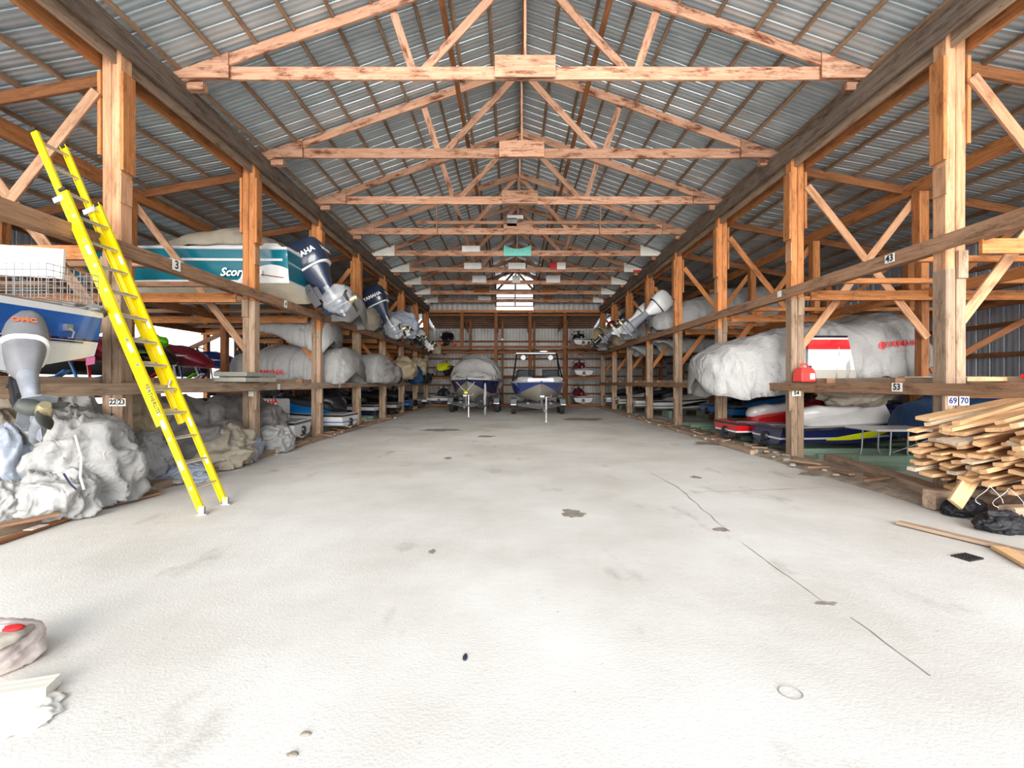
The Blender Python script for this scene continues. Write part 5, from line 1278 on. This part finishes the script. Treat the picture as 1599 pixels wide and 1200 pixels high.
# cracks in the slab
def crack(pts, w_, lab, nm='floor_crack'):
    P = [gp(*p) for p in pts]; Q = []
    for a, c_ in zip(P, P[1:]):
        n = max(2, int((c_-a).length/.06))
        for i in range(n): Q.append(a.lerp(c_, i/n))
    Q.append(P[-1]); V = []; Fc = []
    for i, q in enumerate(Q):
        d = (Q[min(i+1, len(Q)-1)]-Q[max(0, i-1)]).normalized(); n = Vector((-d.y, d.x, 0))
        j = n*.02*mn.noise(q*4); ww = w_*(.35+1.3*abs(mn.noise(q*2.3+Vector((5, 0, 0)))))*(math.sin(PI*(i+.5)/(len(Q)))**.3)
        V += [q+j-n*ww+Vector((0, 0, .003)), q+j+n*ww+Vector((0, 0, .003))]
    for i in range(len(Q)-1): Fc.append((2*i, 2*i+1, 2*i+3, 2*i+2))
    o = mo(nm, V, Fc, 'crack', fix=False); tag(o, lab, 'crack')
crack([(1160, 848), (1200, 880), (1260, 920), (1290, 943)], .006, 'middle stretch of the long crack across the right floor')
crack([(1330, 965), (1360, 985), (1410, 1025), (1452, 1057)], .009, 'nearest stretch of the long diagonal floor crack')
crack([(1010, 735), (1060, 762), (1100, 798), (1135, 828)], .007, 'far stretch of the long diagonal floor crack')
crack([(1080, 769), (1160, 767), (1230, 764), (1312, 761)], .01, 'crosswise floor crack near the heavy timber')
def blot(px, py, wpx, hpx, lab, mat='stain', seed=0, z=.0035):
    c0 = gp(px, py); rx_ = wpx/2/F*c0.y; ry_ = (gp(px, py-hpx/2).y-gp(px, py+hpx/2).y)/2; n = 36; V = [c0+Vector((0, 0, z))]
    for i in range(n):
        a = 2*PI*i/n; q = 1+.55*mn.noise(Vector((math.cos(a)*1.6+px, math.sin(a)*1.6, seed)))+.2*mn.noise(Vector((math.cos(a)*5, math.sin(a)*5+py, seed)))
        V.append(c0+Vector((rx_*math.cos(a)*q, ry_*math.sin(a)*q, z)))
    o = mo('floor_stain', V, [(0, i+1, (i+1) % n+1) for i in range(n)], mat, fix=False); tag(o, lab, 'stain', 'dark stains on the floor')
for a_ in ((1106, 693, 44, 5, 'dark thin stain left of the second right post foot'), (1278, 741, 56, 8, 'wide brown stain before the second right post'), (1128, 828, 26, 6, 'brown stain where the long crack begins'),
        (1088, 746, 16, 4, 'small dark stain right of centre, far floor'), (760, 682, 26, 3, 'faint dark smear left of centre, far floor'), (690, 672, 60, 4, 'wide smear near the left posts, far floor'),
        (895, 803, 40, 12, 'pale worn patch at the centre of floor'), (700, 716, 12, 3, 'small black spot left of centre on the floor'), (675, 862, 10, 6, 'small chip mark left of centre on the near floor'), (825, 640, 30, 2, 'thin wet mark beside the wake boat trailer'),
        (910, 655, 60, 4, 'far floor smear right of the wake boat'), (1290, 943, 30, 6, 'dark patch at a break of the long crack')): blot(*a_[:4], a_[4])
# crushed vent cover and ring mark
b = MB()
for i in range(6): b.box((-.09, -.06+.024*i, 0), (.09, -.05+.024*i, .012))
for i in range(5): b.box((-.09+.043*i, -.06, .002), (-.082+.043*i, .07, .014))
o = b.build('metal_grate', 'steel_dark'); o.location = gp(1512, 872, .0); o.rotation_euler[2] = .3; tag(o, 'small dark metal grate lying on the right floor', 'grate')
b = MB(); c0 = gp(1235, 1082, .003); b.tube([c0+Vector((.052*math.cos(a)*1.0, .047*math.sin(a), 0)) for a in [2*PI*i/30 for i in range(31)]], .0022, 5)
o = b.build('ring_mark', 'stain'); tag(o, 'thin grey ring lying on the near right floor', 'ring')
p = gp(727, 1028); b = MB(); V, Fc = heapmesh(.012, .03, .006, 16, 8, .4, 2, 3); o = mo('floor_scrap', [(x+p.x, y+p.y, z+.006) for x, y, z in V], Fc, 'motor_navy', smooth=True); tag(o, 'tiny dark blue scrap on the near floor left of centre', 'scrap')
for px, py, lab in ((478, 1148, 'tan leaf scrap nearest the bottom edge'), (458, 1180, 'second tan leaf scrap at the bottom edge')):
    p = gp(px, py); V, Fc = heapmesh(.02, .013, .005, 16, 8, .4, 2, px); o = mo('leaf_scrap', [(x+p.x, y+p.y, z+.004) for x, y, z in V], Fc, 'stain', smooth=True); tag(o, lab, 'leaf')
# rubble and wood scraps at the feet of the racks
rs = random.Random(5)
V, Fc = heapmesh(.05, .04, .03, 14, 8, .35, 1.5, 4, .6); st0 = None
for side, x, ya, yb_, n in (('left', -5.0, 3.3, 20, 34), ('right', 5.15, 6.5, 20, 40)):
    for k in range(n):
        y = ya+(yb_-ya)*(k/n)**1.2+rs.uniform(-.1, .1)
        if st0 is None: st0 = mo('stone', V, Fc, 'stone', smooth=True); o = st0
        else: o = st0.copy(); COL.objects.link(o)
        s_ = rs.uniform(.6, 1.8); o.scale = (s_, s_, s_*.8); o.location = (x+rs.uniform(-.25, .3), y, .05); o.rotation_euler[2] = rs.uniform(0, 6)
        tag(o, f'small pale stone in the dirt along the foot of the {side} racks', 'stone', f'stones along the {side} racks')
    for k in range(26):
        y = ya+(yb_-ya)*(k/26)**1.2; L = rs.uniform(.15, .5); a = rs.uniform(0, PI)
        xx_ = x+rs.uniform(-.25, .15)*(1 if side == 'left' else -1)
        o = beam('wood_scrap', (xx_-L/2*math.cos(a), y-L/2*math.sin(a), .1), (xx_+L/2*math.cos(a), y+L/2*math.sin(a), .1+rs.uniform(-.03, .05)), rs.uniform(.04, .1), .03, rs.choice(('w_pale', 'w_rail', 'w_grey')), ends=.02)
        tag(o, f'splintered wood scrap in the dirt along the foot of the {side} racks', 'wood scrap', f'wood scraps along the {side} racks')
